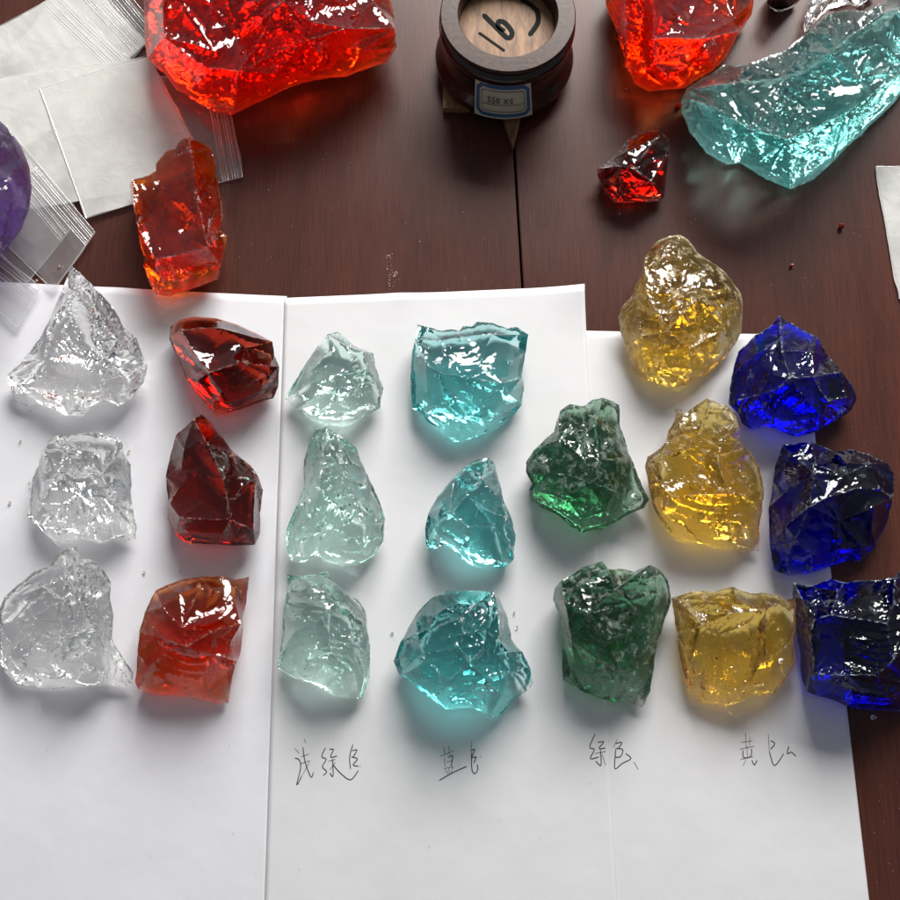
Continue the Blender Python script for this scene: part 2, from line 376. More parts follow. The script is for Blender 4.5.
sheet_r = sheet('paper_sheet', [(560, 331), (803, 335), (872, 930), (590, 930)], .0003, 5, M['paper_b'],
      'white paper sheet at the right with two faint characters below the yellow lump')
sheet_m = sheet('paper_sheet', [(285, 299), (583.5, 287), (619, 930), (264, 930)], .0010, 7, M['paper_b'],
      'white paper sheet in the middle under the pale green and teal lumps', curl=[(583, 287, .004, .045), (400, 292, .0015, .03)])

def ribbon_pts(pts, wd, sm=True):
    if sm and len(pts) > 2:
        q = []
        for i in range(len(pts) - 1):
            p0 = pts[max(0, i - 1)]; p1 = pts[i]; p2 = pts[i + 1]; p3 = pts[min(len(pts) - 1, i + 2)]
            for k in range(5):
                t = k / 5
                q.append(tuple(.5 * ((2 * p1[a]) + (-p0[a] + p2[a]) * t + (2 * p0[a] - 5 * p1[a] + 4 * p2[a] - p3[a]) * t * t + (-p0[a] + 3 * p1[a] - 3 * p2[a] + p3[a]) * t ** 3) for a in (0, 1)))
        q.append(pts[-1]); pts = q
    out = []
    for i, p in enumerate(pts):
        a = pts[max(0, i - 1)]; b = pts[min(len(pts) - 1, i + 1)]
        dx, dy = b[0] - a[0], b[1] - a[1]; l = math.hypot(dx, dy) or 1
        k = wd * (.5 if i in (0, len(pts) - 1) else 1) * .5
        out.append(((p[0] - dy / l * k, p[1] + dx / l * k), (p[0] + dy / l * k, p[1] - dx / l * k)))
    return out
def writing(name, strokes, ox, oy, s, parent, hfun, wd, mat):
    vs = []; fs = []
    for st in strokes:
        pts = [P(ox + x * s, oy + y * s) for x, y in st]; pts = [(p.x, p.y) for p in pts]
        rb = ribbon_pts(pts, wd)
        b = len(vs)
        for a, c in rb:
            vs.append((a[0], a[1], hfun(*a) + .00012)); vs.append((c[0], c[1], hfun(*c) + .00012))
        for i in range(len(rb) - 1): fs.append((b + 2 * i, b + 2 * i + 1, b + 2 * i + 3, b + 2 * i + 2))
    o = mesh_obj(name, vs, fs, mat, parent); return o
hm = lambda x, y: ph(x, y, .0010, 7)
hr = lambda x, y: ph(x, y, .0003, 5)
hmr = lambda x, y: max(ph(x, y, .0010, 7), ph(x, y, .0003, 5))
W1 = [[(62, 115), (80, 135)], [(62, 155), (80, 162), (86, 195), (70, 265), (92, 225)], [(100, 75), (108, 95)], [(88, 150), (120, 138)], [(85, 178), (125, 165)],
      [(95, 108), (104, 170), (128, 232), (138, 212)], [(122, 170), (95, 222)],
      [(188, 112), (172, 148), (190, 160), (175, 190), (192, 210), (178, 226)], [(203, 120), (220, 120), (208, 150), (235, 146)], [(200, 168), (228, 160)], [(216, 155), (218, 228), (205, 215)],
      [(228, 172), (205, 202)], [(215, 178), (250, 218), (290, 243), (322, 205)],
      [(300, 98), (286, 150), (290, 200)], [(296, 125), (316, 122), (300, 150)], [(292, 150), (318, 158), (300, 182), (322, 188)], [(328, 186), (330, 190)], [(218, 70), (220, 73)]]
W2 = [[(655, 148), (710, 125)], [(670, 110), (675, 142)], [(690, 105), (692, 138)], [(672, 155), (675, 190)], [(688, 152), (706, 146), (700, 190)], [(680, 172), (702, 166)],
      [(670, 198), (712, 190)], [(676, 200), (686, 220)], [(690, 195), (694, 220)], [(706, 193), (700, 222)], [(650, 247), (705, 215), (765, 188)],
      [(785, 85), (780, 130)], [(780, 125), (796, 120), (785, 152), (802, 150), (793, 175)], [(783, 130), (785, 200), (797, 218), (809, 200), (806, 180)], [(820, 146), (823, 152)], [(748, 100), (750, 103)]]
W3 = [[(75, 70), (58, 110), (72, 118), (60, 145), (86, 140)], [(82, 97), (100, 95), (86, 115), (106, 113)], [(74, 130), (106, 124)], [(90, 118), (92, 165), (76, 152)], [(95, 132), (106, 165)],
      [(136, 85), (124, 112)], [(130, 100), (149, 97), (138, 115)], [(130, 115), (151, 118), (146, 138), (130, 140), (131, 117)]]
W4 = [[(130, 130), (128, 175), (150, 160), (176, 145), (160, 130)], [(185, 155), (198, 178)]]
W5 = [[(512, 97), (546, 92)], [(525, 68), (527, 112)], [(538, 80), (537, 107)], [(508, 117), (551, 108)], [(517, 120), (520, 142), (541, 138), (543, 115)], [(530, 108), (531, 145)], [(510, 148), (549, 139)],
      [(526, 150), (518, 166)], [(544, 150), (552, 164), (560, 150)],
      [(593, 72), (597, 130)], [(600, 92), (613, 100), (600, 118)], [(597, 125), (612, 166), (640, 130)], [(655, 108), (650, 130), (662, 126), (676, 138)]]
writing('handwriting', W1, 280, 720, 220 / 900, sheet_m, hm, .00058, M['ink'])
writing('handwriting', W2, 280, 720, 220 / 900, sheet_m, hm, .0006, M['ink'])
writing('handwriting', W3[:5], 570, 710, 1 / 3, sheet_m, hm, .00058, M['ink'])
writing('handwriting', W3[5:] + W4, 572, 710, 1 / 3, sheet_r, hr, .00058, M['ink'])
writing('handwriting', W5, 570, 710, 1 / 3, sheet_r, hr, .00058, M['ink'])

# ------------------------------------------------------------------ fractured glass lumps
def stone(name, label, crop, outline, ridges, H, mat, seed, cat='glass lump', group=None, chip=(1.0, 0.5), rip=0.15,
          scoop=1.2, jag=0.7, z0=1.6, sp=1.35, cang=0.6, cstr=1.6, lo=.10, hi=.45, sharp=17, bcham=.22, cmask=(.35, .65), chipr=(15, 5.5), under=4.6, bulge=1.0, facet=25, fjit=1.15, fkeep=.66):
    rnd = random.Random(seed); ox, oy, s = crop
    H *= 1.13; ridges = [[(x, y, h * 1.13) for x, y, h in q] for q in ridges]
    O = [np.array((ox + p[0] * s, oy + p[1] * s)) for p in outline]
    n = len(O); area2 = sum(O[i][0] * O[(i + 1) % n][1] - O[(i + 1) % n][0] * O[i][1] for i in range(n))
    if area2 > 0: O = O[::-1]
    Oh = []
    for i in range(n):
        t = O[(i + 1) % n] - O[i - 1]; nx, ny = t[1], -t[0]; l = math.hypot(nx, ny)
        # loop is clockwise seen in y-down coordinates -> find outward
        up = ny / l
        Oh.append([O[i], up])
    cen = sum(O) / n
    # orientation check for the outward normal
    sgn = 1.0 if sum((Oh[i][1]) * (O[i][1] - cen[1]) for i in range(n)) > 0 else -1.0
    hts = []
    for i in range(n):
        up = -sgn * Oh[i][1]        # +1 towards the window (top of photo)
        f = .5 + .5 * up
        hts.append(H * (lo + (hi - lo) * f) + rnd.uniform(-.03, .03) * H)
    R = []
    for pl in ridges:
        q = []
        for (x, y, h) in pl:
            p = np.array((ox + x * s, oy + y * s))
            d = [np.hypot(*(p - o)) for o in O]; k = int(np.argmin(d))
            if d[k] < 3.2:
                p = O[k].copy(); hts[k] = max(h, 2.5)
            q.append((p, float(h)))
        R.append(q)
    R0 = [list(q) for q in R]
    # extra facet corners: an inset ring that gives steep flanks, then scattered ones
    segs = []
    for q in R:
        for a in range(len(q) - 1): segs.append((q[a][0], q[a + 1][0]))
    ctrl = [(O[i], hts[i]) for i in range(n)] + [c for q in R for c in q]
    ox_ = np.array(O); Bx = np.roll(ox_, -1, 0)
    def sdist(p):
        if not segs: return 1e9
        return float(seg_dist(np.array([p]), np.array([a for a, b in segs]), np.array([b for a, b in segs]))[0])
    extra = []
    rin = 1e-6
    bx0, by0 = ox_.min(0); bx1, by1 = ox_.max(0)
    tg = np.array([(x, y) for x in np.linspace(bx0, bx1, 24) for y in np.linspace(by0, by1, 24)]); tg = tg[inside(tg, O)]
    rin = float(seg_dist(tg, ox_, Bx).max())
    def idw(p, src):
        sp_ = np.array([q[0] for q in src]); sh = np.array([q[1] for q in src]); w_ = 1 / (((sp_ - p) ** 2).sum(1) + 4) ** 1.6
        return float((w_ * sh).sum() / w_.sum())
    ins = .24 * rin
    acc = 0
    for i in range(n):
        a, b = O[i], O[(i + 1) % n]; acc += np.hypot(*(b - a))
        if acc < facet * .8: continue
        t = b - a; t = t / (np.hypot(*t) + 1e-9); mid = (a + b) / 2
        for sg in (1, -1):
            p = mid + sg * ins * rnd.uniform(.8, 1.3) * np.array((-t[1], t[0]))
            if inside(np.array([p]), O)[0] and seg_dist(np.array([p]), ox_, Bx)[0] > ins * .65 and sdist(p) > facet * .42 and all(np.hypot(*(p - e_[0])) > facet * .6 for e_ in extra):
                near = idw(p, ctrl); extra.append((p, min(H * .96, near + bulge * H * .24 * rnd.uniform(.7, 1.15)))); acc = 0
    for tries in range(160):
        p = np.array((rnd.uniform(bx0, bx1), rnd.uniform(by0, by1)))
        if not inside(np.array([p]), O)[0] or seg_dist(np.array([p]), ox_, Bx)[0] < ins * 1.2: continue
        if sdist(p) < facet * .5 or any(np.hypot(*(p - e_[0])) < facet * .95 for e_ in extra): continue
        extra.append((p, idw(p, ctrl + extra) + H * .05 * bulge + rnd.uniform(-.07, .07) * H * fjit))
    cpts = []; chh = []; cidx = {}
    def cadd(p, h):
        k = (round(float(p[0]), 3), round(float(p[1]), 3))
        if k not in cidx: cidx[k] = len(cpts); cpts.append((float(p[0]), float(p[1]))); chh.append(h)
        return cidx[k]
    ce = []
    oi = [cadd(O[i], hts[i]) for i in range(n)]
    for i in range(n): ce.append((oi[i], oi[(i + 1) % n]))
    rset = set()
    for q in R:
        ii = [cadd(*c) for c in q]
        for a in range(len(ii) - 1):
            if ii[a] != ii[a + 1]: ce.append((ii[a], ii[a + 1])); rset.add((min(ii[a], ii[a + 1]), max(ii[a], ii[a + 1])))
    for p, h_ in extra: cadd(p, h_)
    cv, ce2, cf, cov, _, _ = delaunay_2d_cdt([Vector(p) for p in cpts], ce, [], 1, 1e-5)
    oset = set((min(a, b), max(a, b)) for a, b in ce[:n])
    seen = set()
    for f_ in cf:
        for a, b in zip(f_, list(f_[1:]) + [f_[0]]):
            if not cov[a] or not cov[b]: continue
            a, b = cov[a][0], cov[b][0]; k = (min(a, b), max(a, b))
            if k in seen or k in oset or k in rset: continue
            seen.add(k)
            if rnd.random() < fkeep:
                R.append([(np.array(cpts[a]), chh[a]), (np.array(cpts[b]), chh[b])])
    for p, h_ in extra: R.append([(p, h_), (p + np.array((.4, .3)), h_)])
    pts = []; hh = []; fixed = []; edges = []
    def addp(p, h, f): pts.append((float(p[0]), float(p[1]))); hh.append(h); fixed.append(f); return len(pts) - 1
    key = {}
    def dense(p0, h0, p1, h1, closed_noise):
        L = np.hypot(*(p1 - p0)); k = max(1, int(round(L / sp))); d = (p1 - p0) / (L + 1e-9); nn = np.array((-d[1], d[0])); res = []
        off = np.zeros(k + 1)
        a = closed_noise; step = k
        # midpoint displacement
        st = [(0, k, min(L * .055, 1.7) * a)]
        while st:
            i0, i1, am = st.pop()
            if i1 - i0 < 2: continue
            m = (i0 + i1) // 2; off[m] = (off[i0] + off[i1]) / 2 + rnd.uniform(-am, am)
            st.append((i0, m, am * .55)); st.append((m, i1, am * .55))
        for i in range(k + 1):
            t = i / k; res.append((p0 + (p1 - p0) * t + nn * off[i], h0 + (h1 - h0) * t))
        return res
    loop = []
    for i in range(n):
        seg = dense(O[i], hts[i], O[(i + 1) % n], hts[(i + 1) % n], jag)
        for p, h in seg[:-1]: loop.append(addp(p, h, 1))
    key = {(round(O[i][0], 3), round(O[i][1], 3)): None for i in range(n)}
    for idx in loop: key[(round(pts[idx][0], 3), round(pts[idx][1], 3))] = idx
    m = len(loop)
    for i in range(m): edges.append((loop[i], loop[(i + 1) % m]))
    poly = [pts[i] for i in loop]
    rp = []
    for q in R:
        for a in range(len(q) - 1):
            prev = None
            for p, h in dense(q[a][0], q[a][1], q[a + 1][0], q[a + 1][1], jag * .9):
                kk = (round(p[0], 3), round(p[1], 3))
                if kk in key and key[kk] is not None: idx = key[kk]
                else:
                    if not inside(np.array([p]), poly)[0]: prev = None; continue
                    idx = addp(p, h, 2); key[kk] = idx; rp.append(idx)
                if prev is not None and prev != idx: edges.append((prev, idx))
                prev = idx
    # interior points
    arr = np.array(poly); x0, y0 = arr.min(0); x1, y1 = arr.max(0)
    gx, gy = np.meshgrid(np.arange(x0, x1, sp), np.arange(y0, y1, sp * .87)); gx = gx + (np.arange(gx.shape[0]) % 2)[:, None] * sp * .5
    gp = np.stack([gx.ravel(), gy.ravel()], 1)
    gp += np.array([[rnd.uniform(-.16, .16) * sp, rnd.uniform(-.16, .16) * sp] for _ in range(len(gp))])
    gp = gp[inside(gp, poly)]
    cp = np.array(pts)
    keep = np.ones(len(gp), bool)
    for c0 in range(0, len(gp), 4000):
        dd = ((gp[c0:c0 + 4000, None, :] - cp[None]) ** 2).sum(2).min(1); keep[c0:c0 + 4000] = dd > (sp * .55) ** 2
    gp = gp[keep]
    nb = len(pts)
    allp = pts + [tuple(map(float, p)) for p in gp]
    rv, re, rf, ov, oe, of_ = delaunay_2d_cdt([Vector(p) for p in allp], edges, [], 1, 1e-5)
    V = np.array([tuple(v) for v in rv]); F = np.array([tuple(f) for f in rf if len(f) == 3])
    nv = len(V); h = np.full(nv, np.nan); fx = np.zeros(nv, int)
    for i, o_ in enumerate(ov):
        for k in o_:
            if k < nb: h[i] = hh[k]; fx[i] = max(fx[i], fixed[k])
    fa = np.array(pts); fh = np.array(hh)
    # new crossing points of constraints
    for i, o_ in enumerate(ov):
        if not o_ :
            k = int(np.argmin(((fa - V[i]) ** 2).sum(1))); h[i] = fh[k]; fx[i] = 2
    un = np.where(np.isnan(h))[0]
    for c0 in range(0, len(un), 3000):
        ii = un[c0:c0 + 3000]; d2 = ((V[ii, None] - fa[None]) ** 2).sum(2) + .5
        wgt = 1 / d2 ** 1.5; h[ii] = (wgt * fh).sum(1) / wgt.sum(1)
    # neighbour table
    E = np.unique(np.sort(np.concatenate([F[:, [0, 1]], F[:, [1, 2]], F[:, [2, 0]]]), axis=1), axis=0)
    i_ = np.concatenate([E[:, 0], E[:, 1]]); j_ = np.concatenate([E[:, 1], E[:, 0]])
    o_ = np.argsort(i_, kind='stable'); i_ = i_[o_]; j_ = j_[o_]
    cnt = np.bincount(i_, minlength=nv); st = np.concatenate([[0], np.cumsum(cnt)[:-1]]); mxn = cnt.max()
    tab = np.tile(np.arange(nv)[:, None], (1, mxn)); pos = np.arange(len(i_)) - st[i_]; tab[i_, pos] = j_
    wt = (tab != np.arange(nv)[:, None]).astype(float); ws = np.maximum(wt.sum(1), 1)
    free = fx == 0
    tf = tab[free]; wf = wt[free]; wsf = ws[free]
    for it in range(500):
        nh = (h[tf] * wf).sum(1) / wsf
        h[free] = h[free] + 1.0 * (nh - h[free])
    A = np.array(poly); B = np.roll(A, -1, 0)
    oa = np.array([o for o in O]); dout = seg_dist(V, A[::1], B[::1])
    dout[fx == 1] = 0
    if rp:
        ra = np.array([pts[i] for i in rp]); dr = np.full(nv, 1e9)
        for c0 in range(0, nv, 4000): dr[c0:c0 + 4000] = np.sqrt(((V[c0:c0 + 4000, None] - ra[None]) ** 2).sum(2).min(1))
        dr[fx == 2] = 0
    else: dr = dout.copy()
    dc = np.minimum(dout, dr)
    fade = np.clip(dout / 4.0, 0, 1)
    # fracture surface detail (mm)
    h = h - scoop * 1.5 * (1 - np.exp(-dc / 5.5))
    big = fbm(V, 26, seed + 40, 2)
    mk = np.clip((big - cmask[0]) / (cmask[1] - cmask[0]) - .25, 0.03, 1)
    mkb = np.clip((fbm(V, 34, seed + 44, 2) - .46) * 7, .0, 1)
    h = h + chip[0] * 2.0 * (chips(V, chipr[0], seed + 50, cang, cstr) - .35) * fade * mkb
    h = h + chip[1] * 2.0 * (chips(V, chipr[1] * 1.35, seed + 60, cang + .9, cstr) - .35) * mk * np.clip(dout / 2.5, .0, 1)
    h = h + chip[1] * .45 * (chips(V, chipr[1] * .6, seed + 65, cang + .4, cstr * 1.3) - .35) * mk * np.clip(dout / 2.0, .0, 1)
    # arc shaped steps (conchoidal ribs) and radiating hackle
    org = np.array((cen[0] + rnd.uniform(-30, 30), cen[1] - 50 * rnd.choice((-1, 1)))); dv = V - org; dd = np.hypot(*dv.T) + 4 * fbm(V, 20, seed + 91, 2)
    mk2 = np.clip((fbm(V, 28, seed + 90, 1) - .42) * 5, 0, 1); lam_ = rnd.uniform(6.5, 9)
    fr_ = np.mod(dd / lam_, 1); saw = np.where(fr_ < .78, fr_ / .78, (1 - fr_) / .22)
    h = h + rip * 2.6 * saw * mk2 * fade
    an = np.arctan2(dv[:, 1], dv[:, 0]) * 15 + 3 * fbm(V, 18, seed + 97, 2); f2 = np.abs(np.mod(an, 1) * 2 - 1)
    mk3 = np.clip((fbm(V, 24, seed + 92, 1) - .5) * 5, 0, 1)
    h = h + rip * 1.6 * f2 * mk3 * (1 - mk2) * fade
    h = h + (fbm(V, 2.2, seed + 95, 2) - .5) * 1.6 * jag * np.exp(-dc / 1.3) * (fx != 1)
    # underside
    inr = dout.max(); wv = max(3.0, bcham * inr)
    ho = np.zeros(nv); ol = np.array([pts[i] for i in loop]); oh = np.array([hh[i] for i in loop])
    for c0 in range(0, nv, 4000):
        d2 = ((V[c0:c0 + 4000, None] - ol[None]) ** 2).sum(2) + .01; wg = 1 / d2 ** 2; ho[c0:c0 + 4000] = (wg * oh).sum(1) / wg.sum(1)
    t = np.clip(dout / wv, 0, 1)
    sm_ = (1 - t) ** 1.35
    zb = ho * sm_ + np.clip(t, 0, 1) * (under * np.clip(1.15 - chips(V, 32 * sp / 1.35, seed + 120, 1.1, 1.3), 0, 1.2) + .14 * under * np.clip(chips(V, 12 * sp / 1.35, seed + 130, .4, 1.4), 0, 1))
    zb = np.maximum(zb, 0)
    zb[fx == 1] = h[fx == 1]
    zb = zb + z0; zt = h + z0
    inn = fx != 1
    zt[inn] = np.maximum(zt[inn], zb[inn] + np.minimum(.9, .35 * dout[inn]) + .05)
    zb[fx == 1] = zt[fx == 1]
    if R0:
        sa = np.array([q[a][0] for q in R0 for a in range(len(q) - 1)]); sb = np.array([q[a + 1][0] for q in R0 for a in range(len(q) - 1)])
        tr_ = np.where(seg_dist(V, sa, sb) < 2.6, 1.0, .08)
    else: tr_ = np.full(nv, .08)
    T3 = Pn(V[:, 0], V[:, 1], zt / 1000); B3 = Pn(V[:, 0], V[:, 1], zb / 1000)
    bmap = np.arange(nv); ninn = np.where(inn)[0]; bmap[ninn] = nv + np.arange(len(ninn))
    VV = np.concatenate([T3, B3[ninn]])
    e1 = T3[F[0, 1]] - T3[F[0, 0]]
    a_ = V[F[:, 1]] - V[F[:, 0]]; b_ = V[F[:, 2]] - V[F[:, 0]]; cr = a_[:, 0] * b_[:, 1] - a_[:, 1] * b_[:, 0]
    Ft = F.copy(); neg = cr > 0; Ft[neg] = Ft[neg][:, ::-1]     # y-down photo coords: negative cross = CCW in world
    Fb = bmap[Ft][:, ::-1]
    base = P(cen[0], cen[1], 0); loc = Vector((base.x, base.y, z0 / 1000))
    VV = VV - np.array(loc)
    me = bpy.data.meshes.new(name)
    fa_ = np.concatenate([Ft, Fb])
    me.vertices.add(len(VV)); me.vertices.foreach_set('co', VV.ravel())
    me.loops.add(len(fa_) * 3); me.loops.foreach_set('vertex_index', fa_.ravel())
    me.polygons.add(len(fa_)); me.polygons.foreach_set('loop_start', np.arange(len(fa_)) * 3)
    me.update(); me.validate()
    me.polygons.foreach_set('use_smooth', [True] * len(me.polygons)); me.set_sharp_from_angle(angle=math.radians(sharp))
    ua = me.attributes.new('under', 'FLOAT', 'POINT'); uf = np.zeros(len(VV), np.float32); uf[nv:] = 1; ua.data.foreach_set('value', uf)
    ua = me.attributes.new('ridge', 'FLOAT', 'POINT'); uf = np.zeros(len(VV), np.float32); uf[:nv] = np.where(fx == 2, .8 * tr_, np.where(fx == 1, .55, 0)) * np.clip((vnoise(V, 9, seed + 77) - .2) * 2.2, 0, 1); ua.data.foreach_set('value', uf)
    me.materials.append(mat)
    o = bpy.data.objects.new(name, me); COL.objects.link(o); o.location = loc
    tag(o, label, cat, group); return o

s6 = 1 / 6
g_clear = 'column of clear glass lumps'; g_red = 'column of red glass lumps'; g_pale = 'column of pale green glass lumps'
g_teal = 'column of teal glass lumps'; g_green = 'pair of dark green glass lumps'; g_yel = 'column of yellow glass lumps'; g_blue = 'column of cobalt blue glass lumps'

stone('glass_lump', 'clear glass lump with a tall pointed top and wide ragged base, nearest the plastic bags', (0, 260, s6),
 [(425,30),(480,75),(535,130),(620,220),(700,320),(740,400),(820,470),(885,640),(860,740),(780,840),(720,875),(660,850),(600,850),(540,885),(500,938),(400,932),(330,895),(240,860),(150,880),(80,820),(45,720),(50,680),(130,610),(240,470),(310,330),(370,190)],
 [[(425,30,20),(440,180,30),(530,330,42),(545,470,36),(640,600,26),(740,700,18),(770,790,10)],[(440,180,30),(330,330,28),(260,600,18),(60,690,8)],[(150,760,10),(270,790,16),(440,815,18),(600,780,18),(740,740,15)],[(530,130,22),(560,280,36),(700,480,28),(885,640,12)]],
 42, M['clear'], 11, facet=18, under=6.5, cmask=(.2, .5), group=g_clear, chip=(1.5, 1.1), rip=.5, scoop=1.8)
stone('glass_lump', 'clear colourless squarish glass lump, the middle one of its column', (0, 410, s6),
 [(330,155),(440,150),(590,130),(690,160),(735,200),(745,270),(785,330),(785,500),(800,600),(820,700),(815,780),(700,775),(600,795),(480,770),(370,800),(290,760),(220,690),(165,640),(180,560),(195,420),(250,250),(290,190)],
 [[(270,240,24),(340,370,34),(610,390,36),(735,240,24)],[(340,370,34),(240,560,22),(200,680,8)],[(610,390,36),(690,560,28),(800,700,8)],[(250,700,8),(330,700,14),(500,720,16),(680,750,10)],[(470,500,28),(380,560,26),(400,700,16)],[(470,500,28),(530,700,16)]],
 36, M['clear'], 12, facet=16, under=6.5, cmask=(.2, .5), group=g_clear, chip=(1.4, 1.1), rip=.4, scoop=1.8)
stone('glass_lump', 'clear colourless broad glass lump with a narrow crest, touching the orange-red block at lower left', (0, 545, s6),
 [(460,10),(480,70),(560,95),(620,150),(665,220),(660,330),(680,420),(670,560),(740,680),(800,760),(790,840),(700,852),(560,845),(430,855),(250,865),(110,830),(30,770),(0,700),(-15,600),(-10,400),(30,310),(120,230),(210,150),(300,130),(350,50),(400,20)],
 [[(440,30,18),(400,150,30),(370,330,38),(370,590,32),(370,690,20)],[(370,330,38),(200,440,24),(0,480,10)],[(200,740,10),(300,690,18),(500,700,18),(640,790,9),(780,835,4)],[(200,740,10),(290,850,3)],[(370,590,32),(460,540,30),(600,560,22),(680,700,12),(760,790,5)],[(460,130,28),(480,330,34),(460,540,28)]],
 38, M['clear'], 13, facet=18, under=6.5, cmask=(.2, .5), group=g_clear, chip=(1.5, 1.0), rip=.5, scoop=1.8, cang=2.2, cstr=2.2)

stone('glass_lump', 'dark ruby glass lump with a bright red front face, topmost red one on the paper', (150, 290, s6),
 [(250,160),(400,170),(520,205),(640,260),(735,310),(745,390),(775,460),(770,580),(740,650),(600,695),(400,758),(350,700),(280,620),(210,520),(160,400),(115,290),(125,220),(180,180)],
 [[(180,240,28),(350,500,34),(545,435,35),(760,450,26)],[(350,500,34),(372,650,14),(400,755,3)],[(180,240,28),(430,230,33),(735,310,22)]],
 34, M['red'], 21, group=g_red, chip=(.35, .22), scoop=.5, jag=.4, sharp=22, cmask=(.5, .8))
stone('glass_lump', 'brownish red glass lump with a slanting pointed top, middle of the red column', (140, 410, s6),
 [(370,25),(420,70),(470,140),(550,240),(660,330),(710,400),(738,480),(720,620),(720,740),(690,810),(560,815),(420,805),(290,800),(210,750),(165,660),(170,540),(155,400),(180,280),(215,150),(320,55)],
 [[(325,50,24),(400,200,34),(500,420,38),(540,660,30),(240,650,25),(180,560,18)],[(540,660,30),(680,715,24),(700,800,5)],[(680,715,24),(690,440,27),(710,400,18)],[(500,420,38),(600,410,31),(560,260,22)],[(500,500,34),(560,540,30),(615,460,31)]],
 38, M['red'], 22, group=g_red, chip=(.35, .25), scoop=.5, jag=.45, cmask=(.5, .8))
stone('glass_lump', 'orange-red blocky glass lump with a yellowish left edge, the lowest red one', (120, 565, s6),
 [(280,120),(380,85),(480,70),(620,62),(690,90),(775,70),(765,150),(745,280),(735,420),(720,540),(690,600),(650,830),(590,830),(440,790),(330,780),(200,775),(110,745),(90,700),(105,520),(115,400),(150,280),(215,150)],
 [[(110,515,22),(300,505,29),(540,530,29),(700,580,24)],[(130,400,24),(220,430,32),(400,490,34),(560,400,35),(725,350,26)],[(480,120,24),(370,380,33)],[(700,580,24),(650,825,3)]],
 35, M['redamber'], 23, group=g_red, chip=(.3, .3), scoop=.9, jag=.5, rip=.12, lo=.06)

stone('glass_lump', 'pale green glass lump shaped like a small kite, topmost pale green one', (265, 310, s6),
 [(375,145),(435,130),(530,210),(650,260),(660,330),(710,470),(690,590),(600,640),(510,690),(380,690),(290,670),(200,600),(120,530),(200,400),(280,270)],
 [[(380,150,22),(490,220,30),(590,250,30),(610,350,32),(420,390,32),(280,440,24),(120,530,6)],[(610,350,32),(430,470,28),(300,520,16),(125,535,6)],[(610,350,32),(690,500,14)],[(420,390,32),(430,470,28)]],
 32, M['pale'], 31, facet=18, under=6, group=g_pale, chip=(.5, .5), scoop=.9, cmask=(.3, .6))
stone('glass_lump', 'pale green tall triangular glass lump, middle of the pale green column', (265, 425, s6),
 [(300,30),(370,15),(440,60),(550,140),(600,270),(660,400),(720,560),(710,690),(660,780),(580,830),(440,835),(380,820),(310,780),(240,820),(160,820),(130,740),(125,650),(190,480),(235,370),(230,260),(260,120)],
 [[(310,60,16),(330,200,28),(330,380,38),(520,540,34),(600,600,28),(715,590,14)],[(330,380,38),(280,560,26),(150,620,10)],[(600,600,28),(670,710,10)],[(430,80,18),(490,320,30),(570,480,28)]],
 38, M['pale'], 32, facet=18, under=6, cmask=(.2, .5), group=g_pale, chip=(1.0, .8), rip=.5, cang=1.2, cstr=2.2)
stone('glass_lump', 'pale green jagged glass lump with a notched top edge, lowest of its column', (260, 560, s6),
 [(160,80),(250,98),(340,85),(405,72),(440,130),(530,210),(590,240),(640,330),(640,400),(660,560),(660,700),(610,830),(520,830),(430,810),(360,760),(290,730),(200,705),(100,640),(120,580),(135,400),(150,250)],
 [[(165,190,20),(350,250,30),(520,290,34),(640,400,24)],[(350,250,30),(420,310,34),(200,440,26),(120,560,8)],[(100,630,5),(260,690,14),(280,600,26),(420,560,30),(540,660,20),(640,700,6)],[(420,310,34),(420,560,30)]],
 34, M['pale'], 33, facet=15, under=6, cmask=(.2, .5), group=g_pale, chip=(1.3, 1.1), rip=.4)

stone('glass_lump', 'teal glass lump with a thin straight ragged upper edge, topmost teal one', (395, 305, s6),
 [(135,118),(210,135),(280,155),(340,145),(385,155),(410,125),(460,130),(490,100),(580,105),(680,140),(730,130),(800,175),(785,280),(760,420),(775,500),(760,600),(700,680),(610,745),(500,790),(365,820),(300,800),(250,730),(190,700),(150,640),(105,620),(95,480),(100,330),(120,210)],
 [[(120,215,18),(190,360,26),(280,410,32),(440,440,34),(650,470,30),(760,440,20)],[(120,210,18),(280,215,24),(430,190,24),(580,175,24),(800,180,16)],[(280,410,32),(350,560,28),(410,680,20),(365,815,3)],[(410,680,20),(490,620,24),(600,520,28),(650,470,30)],[(410,680,20),(600,690,10),(760,600,6)]],
 34, M['teal'], 41, group=g_teal, chip=(.35, .35), scoop=.8, jag=.6, lo=.08)
stone('glass_lump', 'small teal glass lump shaped like a shark tooth, middle teal one', (400, 445, s6),
 [(460,85),(540,75),(570,120),(600,230),(620,330),(670,440),(695,540),(680,690),(620,740),(540,750),(440,725),(370,680),(320,625),(260,595),(215,630),(180,655),(155,590),(150,500),(170,410),(230,300),(320,200),(380,140)],
 [[(545,80,16),(490,200,28),(400,300,34),(310,400,32),(200,500,14)],[(400,300,34),(480,380,36),(640,430,20)],[(310,400,32),(410,500,30),(420,620,20),(440,715,4)],[(410,500,30),(560,480,30),(670,620,14)],[(325,200,18),(310,400,32)]],
 36, M['teal'], 42, facet=18, group=g_teal, chip=(1.0, .8), rip=.3)
